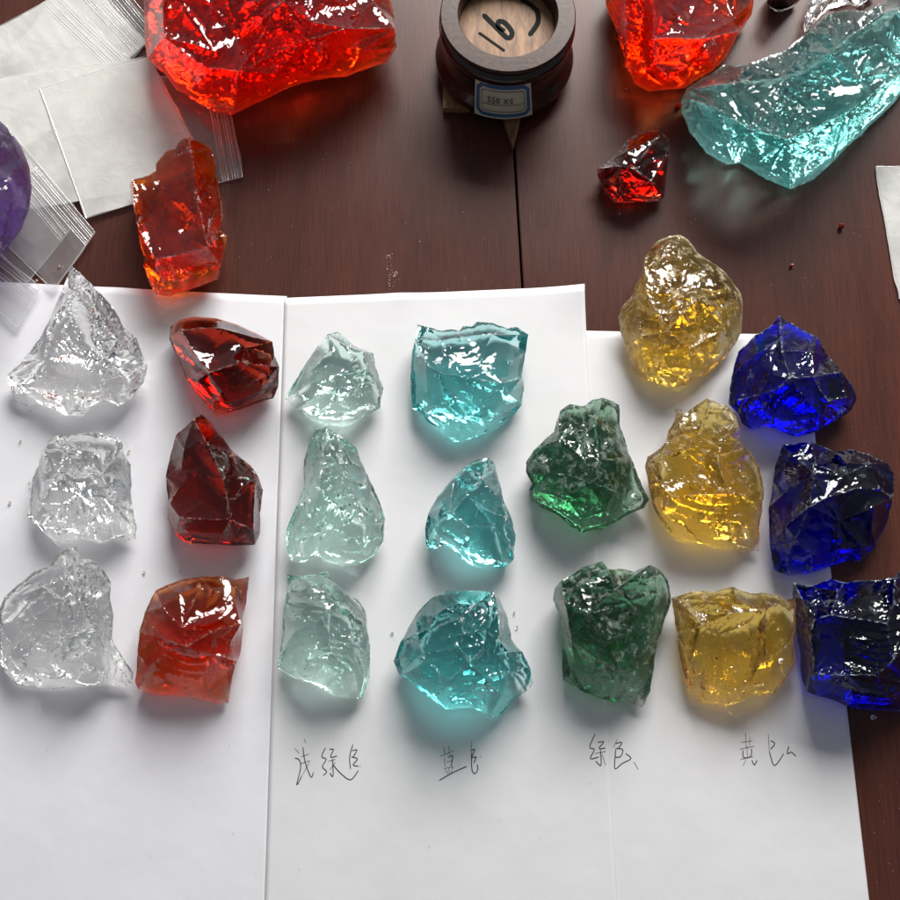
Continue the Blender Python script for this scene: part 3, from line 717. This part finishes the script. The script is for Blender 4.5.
stone('glass_lump', 'large teal glass lump with a grey crusted facet on top, lowest teal one', (385, 575, 160 / 900),
 [(350,88),(480,88),(610,95),(650,140),(690,240),(710,360),(770,430),(815,520),(835,610),(790,660),(730,690),(690,740),(640,800),(590,800),(540,765),(450,745),(340,755),(270,700),(160,620),(80,560),(48,485),(90,370),(170,230),(260,130)],
 [[(610,100,26),(500,170,34),(430,240,38),(250,310,34),(210,440,30),(50,485,10)],[(430,240,38),(440,330,42),(420,410,42),(480,490,42),(560,390,42),(570,320,42),(640,370,36),(640,200,32),(615,100,26)],[(210,460,30),(350,600,30),(480,490,42),(560,580,34),(700,530,28),(820,600,8)],[(350,600,30),(270,695,5)],[(560,580,34),(560,740,6)],[(700,530,28),(760,440,16)]],
 42, M['teal'], 43, facet=19, under=6, fkeep=.8, group=g_teal, chip=(.9, .8), rip=.35, scoop=1.4)

stone('glass_lump', 'dark green glass lump with a lobed upper edge, upper of the two green ones', (520, 380, .2),
 [(200,155),(250,120),(320,130),(360,100),(410,88),(460,105),(495,125),(500,230),(540,360),(590,480),(645,600),(620,640),(500,700),(420,740),(310,765),(250,730),(180,670),(110,640),(55,600),(45,550),(60,520),(30,460),(30,410),(70,350),(170,260),(185,200)],
 [[(290,130,22),(330,250,32),(320,400,38),(335,510,40),(230,580,30),(250,710,6)],[(410,95,20),(380,230,34),(400,400,38),(490,400,34),(500,640,14)],[(335,510,40),(470,560,32)],[(60,520,12),(150,470,26),(200,300,30),(190,180,20)]],
 40, M['green'], 51, group=g_green, chip=(1.1, .7), rip=.15)
stone('glass_lump', 'dark green glass lump with a chalky grey slanted top, lower of the two green ones', (530, 540, .2),
 [(265,135),(360,105),(390,145),(470,145),(520,160),(600,125),(650,150),(690,200),(705,310),(680,380),(640,500),(620,640),(600,760),(560,838),(500,810),(400,805),(320,780),(250,750),(165,700),(160,560),(155,400),(115,300),(125,240),(155,205)],
 [[(155,210,24),(170,300,34),(300,370,42),(430,250,42),(600,130,28)],[(300,370,42),(390,500,38),(440,640,28),(490,800,4)],[(170,300,34),(210,500,28),(240,740,5)],[(430,250,42),(390,145,30)]],
 42, M['green'], 52, group=g_green, chip=(.9, .7), rip=.1)

stone('glass_lump', 'honey yellow rounded glass lump lying half on the bare dark wood', (605, 225, s6),
 [(390,65),(450,60),(500,90),(555,165),(620,210),(700,265),(750,320),(815,410),(828,480),(820,640),(780,720),(720,790),(650,860),(600,910),(480,965),(370,965),(250,935),(180,880),(130,760),(90,640),(78,560),(95,500),(150,440),(210,320),(240,190),(310,100)],
 [[(240,190,22),(380,120,24)],[(100,650,10),(210,420,26),(240,260,28)],[(380,640,36),(450,550,40),(550,440,38)],[(250,400,32),(380,640,36),(520,740,30),(700,640,26)],[(550,440,38),(700,500,28),(740,770,6)]],
 40, M['yellow_frosty'], 61, group=g_yel, chip=(1.0, 1.0), cmask=(.2, .45), jag=.8)
stone('glass_lump', 'honey yellow glass lump with a neck like upper end, middle of the yellow ones', (635, 395, s6),
 [(430,20),(500,50),(560,70),(610,130),(635,190),(635,290),(700,350),(750,440),(775,560),(765,700),(745,800),(745,935),(640,940),(520,915),(390,890),(280,870),(210,840),(150,750),(100,650),(80,540),(60,430),(75,370),(150,320),(190,280),(195,220),(240,150),(240,90),(270,80),(300,110),(370,60)],
 [[(85,540,16),(150,530,24),(210,610,28),(370,600,34),(560,590,37),(680,605,32),(770,570,20)],[(200,290,22),(340,310,32),(560,290,32),(635,290,20)],[(560,590,37),(490,370,36),(640,330,26)],[(250,200,20),(400,180,24),(600,180,20)]],
 37, M['yellow'], 62, facet=18, under=6, cmask=(.2, .5), group=g_yel, chip=(1.2, 1.0), rip=.45, cang=.2, cstr=2.4, lo=.07)
stone('glass_lump', 'honey yellow wide glass lump with scratched flat face, lowest of the yellow ones', (660, 570, s6),
 [(65,165),(200,125),(330,130),(440,100),(540,140),(620,135),(720,150),(750,180),(815,165),(815,300),(800,420),(810,560),(760,650),(690,740),(640,765),(570,745),(490,790),(400,815),(250,790),(170,720),(135,600),(110,480),(90,330)],
 [[(75,165,16),(300,190,30),(430,260,36),(640,240,32),(740,190,20)],[(640,240,32),(640,500,32),(530,690,20),(500,780,4)],[(530,690,20),(660,540,26),(800,420,12)],[(100,390,12),(250,330,30),(430,260,36)]],
 36, M['yellow'], 63, facet=18, group=g_yel, under=6.5, chip=(.9, 1.1), rip=.2, cang=.7, cstr=2.4, cmask=(.25, .5))

stone('glass_lump', 'cobalt blue glass lump with a peaked top and vivid blue front, topmost blue one', (720, 305, s6),
 [(360,60),(385,90),(470,135),(580,190),(650,310),(730,400),(810,520),(820,570),(780,640),(690,700),(590,755),(450,790),(330,740),(260,725),(190,750),(130,710),(110,650),(50,590),(70,430),(110,280),(210,180),(310,120)],
 [[(360,65,20),(370,280,34),(420,440,40),(560,430,36),(730,410,22)],[(420,440,40),(330,510,34),(240,540,30),(55,585,10)],[(330,510,34),(250,620,18),(190,745,3)],[(130,540,18),(220,290,28),(370,200,28)],[(560,430,36),(650,580,24),(760,640,7)]],
 40, M['blue'], 71, group=g_blue, chip=(.7, .6), rip=.25)
stone('glass_lump', 'almost black cobalt blue glass lump with rounded right side, middle blue one', (755, 430, 145 / 816),
 [(155,85),(240,72),(320,70),(400,100),(460,125),(540,110),(640,135),(750,190),(780,240),(775,380),(740,530),(680,660),(590,740),(530,735),(420,770),(300,810),(190,825),(110,790),(85,660),(78,430),(100,280),(120,180)],
 [[(320,75,24),(330,250,36),(310,430,40),(230,620,26),(175,720,12),(185,820,3)],[(310,430,40),(400,380,40),(560,330,38),(700,330,30),(775,380,18)],[(340,200,35),(500,260,36),(640,190,28),(770,250,18)]],
 40, M['blue'], 72, group=g_blue, chip=(.5, .6), rip=.1)
stone('glass_lump', 'cobalt blue glass lump cut by the right edge of the picture, lowest blue one', (780, 560, 120 / 675),
 [(75,125),(180,150),(290,105),(360,125),(500,115),(650,95),(675,60),(720,120),(850,200),(880,500),(830,750),(675,855),(540,850),(420,835),(330,800),(210,765),(150,740),(120,640),(105,480),(85,330),(70,200)],
 [[(75,130,18),(190,340,34),(170,440,36),(190,640,30),(210,760,4)],[(190,640,30),(370,650,32),(540,650,34),(700,690,24)],[(190,340,34),(280,310,38),(600,360,40),(640,240,36),(660,90,24)],[(540,650,34),(640,560,40),(700,300,36)],[(280,310,38),(330,180,32),(355,130,20)]],
 40, M['blue'], 73, group=g_blue, chip=(.6, .3), rip=.3, cang=2.4, cstr=2.4)

stone('glass_lump', 'very large scarlet glass lump at the top left beside the plastic bags', (130, 0, 280 / 900),
 [(50,-120),(45,30),(55,190),(110,235),(150,290),(250,350),(330,370),(430,320),(560,265),(700,245),(830,200),(858,150),(850,60),(830,-60),(700,-170),(450,-210),(200,-190)],
 [[(105,-60,60),(110,120,50),(150,240,22),(150,285,6)],[(110,120,50),(250,220,44),(350,230,46),(490,0,68),(520,-100,72)],[(350,230,46),(330,365,4)],[(350,230,46),(560,130,50),(700,90,50),(850,90,30)]],
 72, M['bigred'], 81, group='big uncut glass lumps at the back', chip=(1.3, .6), chipr=(30, 8), z0=3.6, sp=1.8, lo=.05, hi=.5, rip=.25, under=6, bulge=.7)
stone('glass_lump', 'large bright red glass lump behind the big teal one at the top', (590, 0, 180 / 736),
 [(60,-60),(65,20),(110,130),(145,270),(170,310),(180,340),(240,375),(390,360),(500,290),(560,230),(600,150),(660,60),(670,0),(640,-120),(500,-200),(250,-200),(100,-150)],
 [[(140,-40,50),(150,160,36),(165,260,14)],[(250,-60,60),(260,160,50),(260,260,38),(450,160,46),(600,130,28)],[(260,260,38),(190,335,6)]],
 62, M['bigred'], 82, group='big uncut glass lumps at the back', chip=(.9, .6), chipr=(24, 7), z0=.6, sp=1.6, lo=.05, cang=2.3, cstr=2.5, under=4, bulge=.7)
stone('glass_lump', 'very large teal curved glass slab at the top right', (600, 0, 1 / 3),
 [(245,300),(260,265),(370,195),(450,190),(560,150),(620,100),(690,40),(740,30),(800,35),(850,5),(920,-20),(1000,-20),(1010,100),(920,260),(860,330),(790,400),(740,440),(640,540),(570,568),(500,540),(420,490),(380,495),(320,460),(270,400),(245,340)],
 [[(270,300,30),(350,330,46),(450,390,50),(560,420,52),(740,340,50),(920,200,34)],[(270,270,26),(400,250,44),(560,230,36),(690,160,50),(850,40,44)],[(560,420,52),(565,560,4)],[(450,390,50),(400,485,10)],[(740,340,50),(700,480,8)]],
 52, M['bigteal'], 83, group='big uncut glass lumps at the back', chip=(1.0, .6), chipr=(24, 8), z0=.6, sp=1.7, rip=.5, under=4, bulge=.7, scoop=3, cmask=(.25, .55), lo=.08)
stone('glass_lump', 'orange-red flat glass slab between the plastic bags and the paper top edge', (115, 130, 170 / 900),
 [(390,35),(440,60),(510,95),(535,180),(530,230),(555,350),(570,450),(555,530),(595,560),(585,620),(560,720),(545,790),(440,830),(290,880),(220,870),(185,820),(150,720),(150,660),(125,550),(100,420),(75,290),(90,265),(180,240),(215,215),(215,180),(270,110),(320,100),(350,50)],
 [[(85,270,26),(110,480,28),(215,690,32),(490,620,32),(430,340,32),(400,110,30),(390,40,22)],[(215,690,32),(155,700,16)],[(215,690,32),(235,800,10),(290,870,3)],[(490,620,32),(420,760,8)],[(490,620,32),(500,480,26),(560,520,14)]],
 32, M['orange'], 84, group='big uncut glass lumps at the back', chip=(.25, .45), z0=3.2, hi=.7, scoop=.3, under=2.2, bulge=.5, rip=.1)
stone('glass_lump', 'small dark garnet red glass lump alone on the dark wood', (590, 0, 180 / 736),
 [(280,530),(320,570),(325,640),(305,800),(290,820),(200,825),(100,830),(60,790),(30,720),(30,690),(100,640),(160,565),(220,540)],
 [[(35,695,14),(130,680,24),(180,690,27),(280,560,22)],[(130,680,24),(120,820,4)],[(180,690,27),(250,740,22),(270,815,4)],[(250,740,22),(310,640,18)]],
 27, M['darkred'], 85, chip=(.3, .3), z0=.6)
stone('glass_lump', 'black glass lump cut by the top edge of the picture', (600, 0, 1 / 3),
 [(500,5),(510,25),(540,38),(580,20),(600,0),(590,-40),(540,-60),(505,-30)], [[(520,-20,20),(560,0,22),(590,-20,16)]],
 22, M['black'], 86, chip=(.6, .4), z0=.6)
stone('glass_lump', 'clear glass lump with swirling streaks behind the big teal slab', (600, 0, 1 / 3),
 [(612,104),(612,60),(625,10),(650,-50),(750,-90),(830,-60),(838,-20),(780,18),(735,14),(688,26),(650,62)], [[(630,60,14),(660,10,24),(740,-30,26)]],
 26, M['clear'], 87, chip=(.5, .15), rip=.4, z0=.6)
cir = [(-75 + 107 * math.cos(a), 188 + 95 * math.sin(a)) for a in [k * math.pi / 14 for k in range(28)]]
stone('glass_lump', 'rounded purple glass boulder at the left edge on the bags', (0, 0, 1), cir, [[(-100,150,62),(-40,170,60),(-20,215,50)]],
 62, M['purple'], 88, chip=(.4, .06), rip=.06, z0=5.0, sp=2.4, jag=.12, scoop=0, sharp=60, lo=.3, hi=.4, bulge=.9, under=3)

# ------------------------------------------------------------------ zip bags
def bag(corners, z, mat, label, seed, nz=5, step=.0021, group='clear zip bags piled at the back left', zipside=True, name='zip_bag', cat='plastic bag', wav=.0016, crk=1.0):
    """corners: zip edge a-b, then c, d (photo points)"""
    c = [P(*q) for q in corners]; ctr = sum(c, Vector()) / 4
    root = empty(name, (ctr.x, ctr.y, 0)); tag(root, label, cat, group)
    def pt(s, t): return (c[0] * (1 - s) + c[1] * s) * (1 - t) + (c[3] * (1 - s) + c[2] * s) * t
    def hz(q): 
        p = np.array([[q.x, q.y]]); return z + .0014 * float(fbm(p, .05, 4, 2)[0]) + wav * .14 * float(fbm(p, .02, seed, 2)[0])
    n = 44; vs = []; fs = []
    for j in range(n + 1):
        for i in range(n + 1):
            q = pt(i / n, j / n); 
            wq = np.array([[q.x + .3, q.y]]); wx = (float(fbm(wq, .02, seed + 31, 2)[0]) - .5) * .004; wy = (float(fbm(wq, .02, seed + 37, 2)[0]) - .5) * .004
            cr = abs(float(vnoise(np.array([[q.x * .8 + q.y * .6, (q.y * .8 - q.x * .6) * .35]]), .011, seed + 41)[0]) - .5)
            vs.append((q.x - ctr.x + wx, q.y - ctr.y + wy, hz(q) + crk * max(0, .16 - cr) * .0020))
    for j in range(n):
        for i in range(n): a = j * (n + 1) + i; fs.append((a + n + 1, a + n + 2, a + 1, a))
    mesh_obj('film', vs, fs, mat, root, smooth=4)
    # rolled hem: slim welded borders
    hv = []; hf = []
    def tube(p0, p1, r, zo):
        d = (p1 - p0); d.z = 0; d.normalize(); nn = Vector((-d.y, d.x, 0)); b = len(hv); K = 40
        for k in range(K + 1):
            q = p0.lerp(p1, k / K); zz = hz(q) + zo
            for (aa, bb) in ((-r, 0), (-r * .6, r * .35), (r * .6, r * .35), (r, 0)):
                hv.append((q.x + nn.x * aa - ctr.x, q.y + nn.y * aa - ctr.y, zz + bb))
            if k:
                for m_ in range(3): o = b + (k - 1) * 4 + m_; hf.append((o, o + 1, o + 5, o + 4))
    if zipside:
        L = (c[3] - c[0]).length
        for k in range(nz):
            t = (.0035 + k * step + (.0015 if k >= nz // 2 else 0)) / L
            tube(pt(0, t), pt(1, t), .0005 if k % 2 else .0003, .0002)
        mesh_obj('zipper', hv, hf, M['zip'], root, smooth=4); hv = []; hf = []
    tube(pt(0, 0), pt(0, 1), .0006, .0001); tube(pt(1, 0), pt(1, 1), .0006, .0001); tube(pt(0, 0), pt(1, 0), .0004, .0001); tube(pt(0, 1), pt(1, 1), .0005, .0001)
    mesh_obj('seam', hv, hf, M['zip'], root, smooth=4)
    return root
bag([(98, -42), (160, 32), (72, 118), (3, 47)], 0.0003, M['film'], 'clear zip bag with its zip strip running diagonally at the top, lowest of the fan', 1, nz=6)
bag([(80, -30), (148, 44), (74, 104), (14, 50)], 0.0010, M['filmw'], 'milky zip bag lying just above the lowest one of the fan', 2, nz=6)
bag([(62, -4), (136, 66), (26, 150), (-62, 62)], 0.0016, M['filmw'], 'milky zip bag uppermost in the fan of diagonal zip strips', 3, nz=7)
bag([(226, 84), (243, 178), (88, 216), (70, 70)], 0.0006, M['film'], 'clear zip bag whose zip strip glows red below the big scarlet lump', 4, nz=6)
bag([(-25, 84), (150, 60), (214, 178), (30, 212)], 0.0021, M['filmw'], 'milky plastic bag whose left margin shows beside the purple boulder', 5, zipside=False)
bag([(42, 92), (150, 58), (210, 181), (88, 221)], 0.0026, M['filmw'], 'smooth milky white plastic bag, flat on top of the pile', 6, zipside=False, wav=.0008, crk=.3)
bag([(8, 128), (97, 235), (56, 293), (-40, 200)], 0.0031, M['film'], 'clear zip bag with two gold specks beside the tip of the clear glass lump', 7, nz=6)
bag([(-10, 130), (72, 232), (30, 284), (-60, 190)], 0.0026, M['film'], 'clear zip bag half under the purple boulder', 8, nz=5)
bag([(-30, 232), (44, 290), (20, 330), (-60, 260)], 0.0036, M['film'], 'clear zip bag at the upper left corner of the paper', 9, nz=5)
bag([(875, 168), (968, 166), (990, 320), (899, 300)], .0006, M['filmw'], 'white plastic packet cut by the right edge of the picture', 10, zipside=False, name='plastic_packet', cat='plastic packet', group='white packet')

# ------------------------------------------------------------------ jar with a wooden disc, on a wooden stand
jc = P(508, 14, .057); JX, JY = jc.x, jc.y
def lathe(name, prof, mat, parent, n=96, squash=0.0):
    vs = []; fs = []; m = len(prof)
    for k in range(n):
        a = 2 * math.pi * k / n
        for r, z in prof:
            vs.append((r * math.cos(a), r * math.sin(a), z))
    for k in range(n):
        for i in range(m - 1):
            a = k * m + i; b = ((k + 1) % n) * m + i
            fs.append((a, b, b + 1, a + 1))
    return mesh_obj(name, vs, fs, mat, parent, smooth=math.radians(40))
stand = empty('wooden_stand', (JX, JY, 0)); tag(stand, 'pale wooden footed stand under the dark brown jar', 'wooden stand')
def prism(name, poly, z0, z1, parent, mat):
    n = len(poly); vs = [(x - parent.location.x, y - parent.location.y, z0) for x, y in poly] + [(x - parent.location.x, y - parent.location.y, z1) for x, y in poly]
    fs = [tuple(range(n))[::-1], tuple(range(n, 2 * n))] + [(i, (i + 1) % n, n + (i + 1) % n, n + i) for i in range(n)]
    return mesh_obj(name, vs, fs, mat, parent)
def pp(pts, h): return [(P(x, y, h).x, P(x, y, h).y) for x, y in pts]
for poly in ([(443, 60), (443, 108), (470, 108), (480, 60)], [(500, 100), (506, 126), (513.5, 147), (519, 126), (524, 100)], [(545, 30), (572, 30), (569, 66), (545, 66)]):
    prism('foot', pp(poly[::-1], .006), .0003, .006, stand, M['pine'])
lathe('disc', [(0.0001, .0042), (.036, .0042), (.036, .0068), (0.0001, .0068)], M['pine'], stand)
jar = empty('jar', (JX, JY, .007)); tag(jar, 'dark brown round glazed jar with a wide grey-brown rim and paper label', 'jar')
zt_ = .050
lathe('body', [(0.0001, 0), (.046, 0), (.0500, .001), (.0520, .003), (.0524, .006), (.0514, .009), (.0480, .013), (.0465, .018), (.0455, .024), (.0460, .029), (.0478, .033), (.0492, .037), (.0492, .041), (.0475, .0435), (.0445, .0445), (.0445, .0458), (.040, .0458)], M['jar'], jar)
lathe('rim', [(.0445, .0460), (.0475, .0462), (.0483, .0475), (.0483, .0495), (.0475, .0505), (.0360, .0505), (.0352, .0495), (.0345, .030)], M['rim'], jar)
lathe('wooden_disc', [(0.0001, .0365), (.0346, .0365), (.0346, .033)], M['pine'], jar)
# marks on the disc
def disc_marks():
    zz = jar.location.z + .0368; vs = []; fs = []
    sc = 160 / 900
    for st in ([(275, 182), (420, 285)], [(298, 78), (370, 150), (438, 212), (462, 182), (425, 130), (388, 118), (385, 150), (420, 175)], [(505, -10), (570, 30), (605, 70), (605, 130), (558, 198)]):
        pts = [P(430 + x * sc, y * sc, zz) for x, y in st]
        rb = ribbon_pts([(p.x - JX, p.y - JY) for p in pts], .0036); b = len(vs)
        for a, c in rb: vs.append((a[0], a[1], .0368)); vs.append((c[0], c[1], .0368))
        for i in range(len(rb) - 1): fs.append((b + 2 * i, b + 2 * i + 1, b + 2 * i + 3, b + 2 * i + 2))
    mesh_obj('marking', vs, fs, M['marker'], jar)
disc_marks()
# label wrapped on the front
LR, LZ0, LZ1, LA = .0532, .0035, .0375, 24
def lab_pt(u, v, off=0):
    a = math.radians(-90 + (u - .5) * 2 * LA - 3 + 3 * (v - .5)); r = LR - .0046 * (1 - v) + off
    return (r * math.cos(a), r * math.sin(a), LZ1 + (LZ0 - LZ1) * v)
vs = []; fs = []
for j in range(13):
    for i in range(25): vs.append(lab_pt(i / 24, j / 12))
for j in range(12):
    for i in range(24): a = j * 25 + i; fs.append((a, a + 25, a + 26, a + 1))
lab = mesh_obj('label', vs, fs, M['lab'], jar, smooth=4)
def lab_lines(name, strokes, wd, mat, off, closed=False):
    vs = []; fs = []
    for st in strokes:
        q = []
        for i in range(len(st) - 1):
            for k in range(6): t = k / 6; q.append((st[i][0] * (1 - t) + st[i + 1][0] * t, st[i][1] * (1 - t) + st[i + 1][1] * t))
        q.append(st[-1])
        q = [(u * 1.7, v) for u, v in q]
        rb = ribbon_pts(q, wd, False); b = len(vs)
        if closed:
            pass
        for a, c in rb: vs.append(lab_pt(a[0] / 1.7, a[1], off)); vs.append(lab_pt(c[0] / 1.7, c[1], off))
        for i in range(len(rb) - 1): fs.append((b + 2 * i, b + 2 * i + 1, b + 2 * i + 3, b + 2 * i + 2))
    return mesh_obj(name, vs, fs, mat, lab)
def octo(m, n, cu, cv): return [(m + cu, n), (1 - m - cu, n), (1 - m, n + cv), (1 - m, 1 - n - cv), (1 - m - cu, 1 - n), (m + cu, 1 - n), (m, 1 - n - cv), (m, n + cv), (m + cu, n), (m + cu + .02, n)]
lab_lines('border', [octo(.06, .10, .07, .10)], .10, M['labblue'], .0002)
lab_lines('frame_line', [octo(.13, .21, .04, .06), [(.13, .60), (.87, .58)]], .016, M['ink'], .0003)
uv = lambda pts: [((x - 265) / 305, (y - 480) / 205) for x, y in pts]
lab_lines('handwriting', [uv(s) for s in ([(334, 560), (350, 561), (341, 574), (353, 584), (334, 594)], [(375, 558), (362, 562), (362, 575), (375, 580), (372, 592), (358, 592)], [(392, 560), (382, 575), (390, 592), (400, 575), (392, 560)],
   [(422, 562), (445, 592)], [(442, 560), (424, 592)], [(452, 565), (454, 580)], [(464, 555), (465, 590), (456, 586)])], .028, M['ink'], .0003)

# ------------------------------------------------------------------ crumbs and dust
def crumb(x, y, r, mat, label, cat, group, h0, seed):
    rnd = random.Random(seed); bm = bmesh.new(); bmesh.ops.create_icosphere(bm, subdivisions=1, radius=r)
    for v in bm.verts: v.co *= rnd.uniform(.6, 1.15)
    for v in bm.verts: v.co.z = max(v.co.z, -r * .7)
    me = bpy.data.meshes.new('glass_crumb'); bm.to_mesh(me); bm.free(); me.materials.append(mat)
    o = bpy.data.objects.new('glass_crumb', me); COL.objects.link(o); p = P(x, y, 0); o.location = (p.x, p.y, h0 + r * .72); o.rotation_euler = (0, 0, rnd.uniform(0, 6))
    tag(o, label, cat, group)
gg = 'tiny gold-brown crumbs on and near the paper'
for k, (x, y, lb) in enumerate([(31.7, 411.5, 'gold crumb just below the pointed clear lump'), (21.7, 442, 'gold crumb on paper left between the first and second clear lumps'),
     (130, 452, 'gold crumb at the upper right of the squarish clear lump'), (30.5, 482.5, 'upper of two gold crumbs touching the left of the squarish clear lump'),
     (31, 488.8, 'lower of two gold crumbs touching the left of the squarish clear lump'), (11, 503, 'gold crumb nearest the left picture edge on the paper'),
     (145, 572.5, 'brown elongated crumb above the lowest red lump at its left'), (181, 571.5, 'dark crumb just above the lowest red lump'), (626, 89.5, 'gold crumb on the wood left of the bright red lump')]):
    crumb(x, y, .0011 if k not in (3, 4, 7) else .0007, M['crumbgold'], lb, 'crumb', gg, .0012 if k < 8 else .0002, 300 + k)
for k, (x, y) in enumerate([(62.8, 268.5), (40, 283.5)]):
    crumb(x, y, .0011, M['crumbgold'], ('gold speck on the clear bag, nearer the pointed clear lump', 'gold speck on the clear bag near the paper edge')[k], 'crumb', gg, .0046, 330 + k)
for k, (x, y, r, lb) in enumerate([(840.5, 228, .0026, 'larger red glass crumb on the wood left of the white packet'), (791, 266.5, .0018, 'smaller red glass crumb on the wood above the topmost blue lump'), (677, 108, .003, 'red glass crumb beside the left end of the big teal slab')]):
    crumb(x, y, r, M['redcrumb'], lb, 'glass crumb', 'red glass crumbs on the wood', .0002, 340 + k)
for k, (x, y, lb) in enumerate([(514, 612.5, 'upper clear chip right of the large teal lump'), (516.5, 627, 'lower clear chip right of the large teal lump'), (392.5, 633, 'clear chip left of the large teal lump'), (872, 717, 'clear chip hanging below the lowest blue lump')]):
    crumb(x, y, .0011 if k < 3 else .0022, M['clear'], lb, 'glass chip', 'clear chips near the big lumps', .0014 if k < 3 else .0002, 360 + k)

def dust(name, pts, label, mat, seed):
    rnd = random.Random(seed); vs = []; fs = []
    for (x, y, r, z) in pts:
        p = P(x, y, 0); b = len(vs); n = rnd.choice((4, 5, 6)); a0 = rnd.uniform(0, 6)
        for k in range(n):
            rr = r * rnd.uniform(.5, 1.2); a = a0 + 6.283 * k / n; vs.append((p.x + rr * math.cos(a), p.y + rr * math.sin(a), z))
        vs.append((p.x, p.y, z + r * .7))
        for k in range(n): fs.append((b + k, b + (k + 1) % n, b + n))
    o = mesh_obj(name, vs, fs, mat); tag(o, label, 'dust', kind='stuff')
rnd = random.Random(5); L_ = []
for k in range(22): L_.append((rnd.gauss(391, 3), rnd.gauss(275, 5), rnd.uniform(.0003, .0009), .00005))
for k in range(9): L_.append((rnd.gauss(388, 2), rnd.gauss(256, 2), rnd.uniform(.0002, .0006), .00005))
for k in range(170):
    x, y = rnd.uniform(230, 900), rnd.uniform(0, 330)
    L_.append((x, y, rnd.choice((.00018, .00022, .0003, .0004)), .00005))
for k in range(40): L_.append((rnd.uniform(850, 900), rnd.uniform(330, 900), .00025, .00005))
dust('dust', L_, 'pale dust specks and glass powder scattered on the dark wood', M['dust'], 6)
L_ = []
for k in range(120):
    x, y = rnd.uniform(5, 600), rnd.uniform(310, 890)
    L_.append((x, y, rnd.choice((.00015, .0002, .0003)), .0021 if x > 285 else .0013))
dust('paper_grit', L_, 'fine dark grit scattered on the white paper', plain('grit', (.12, .10, .08), .8), 8)
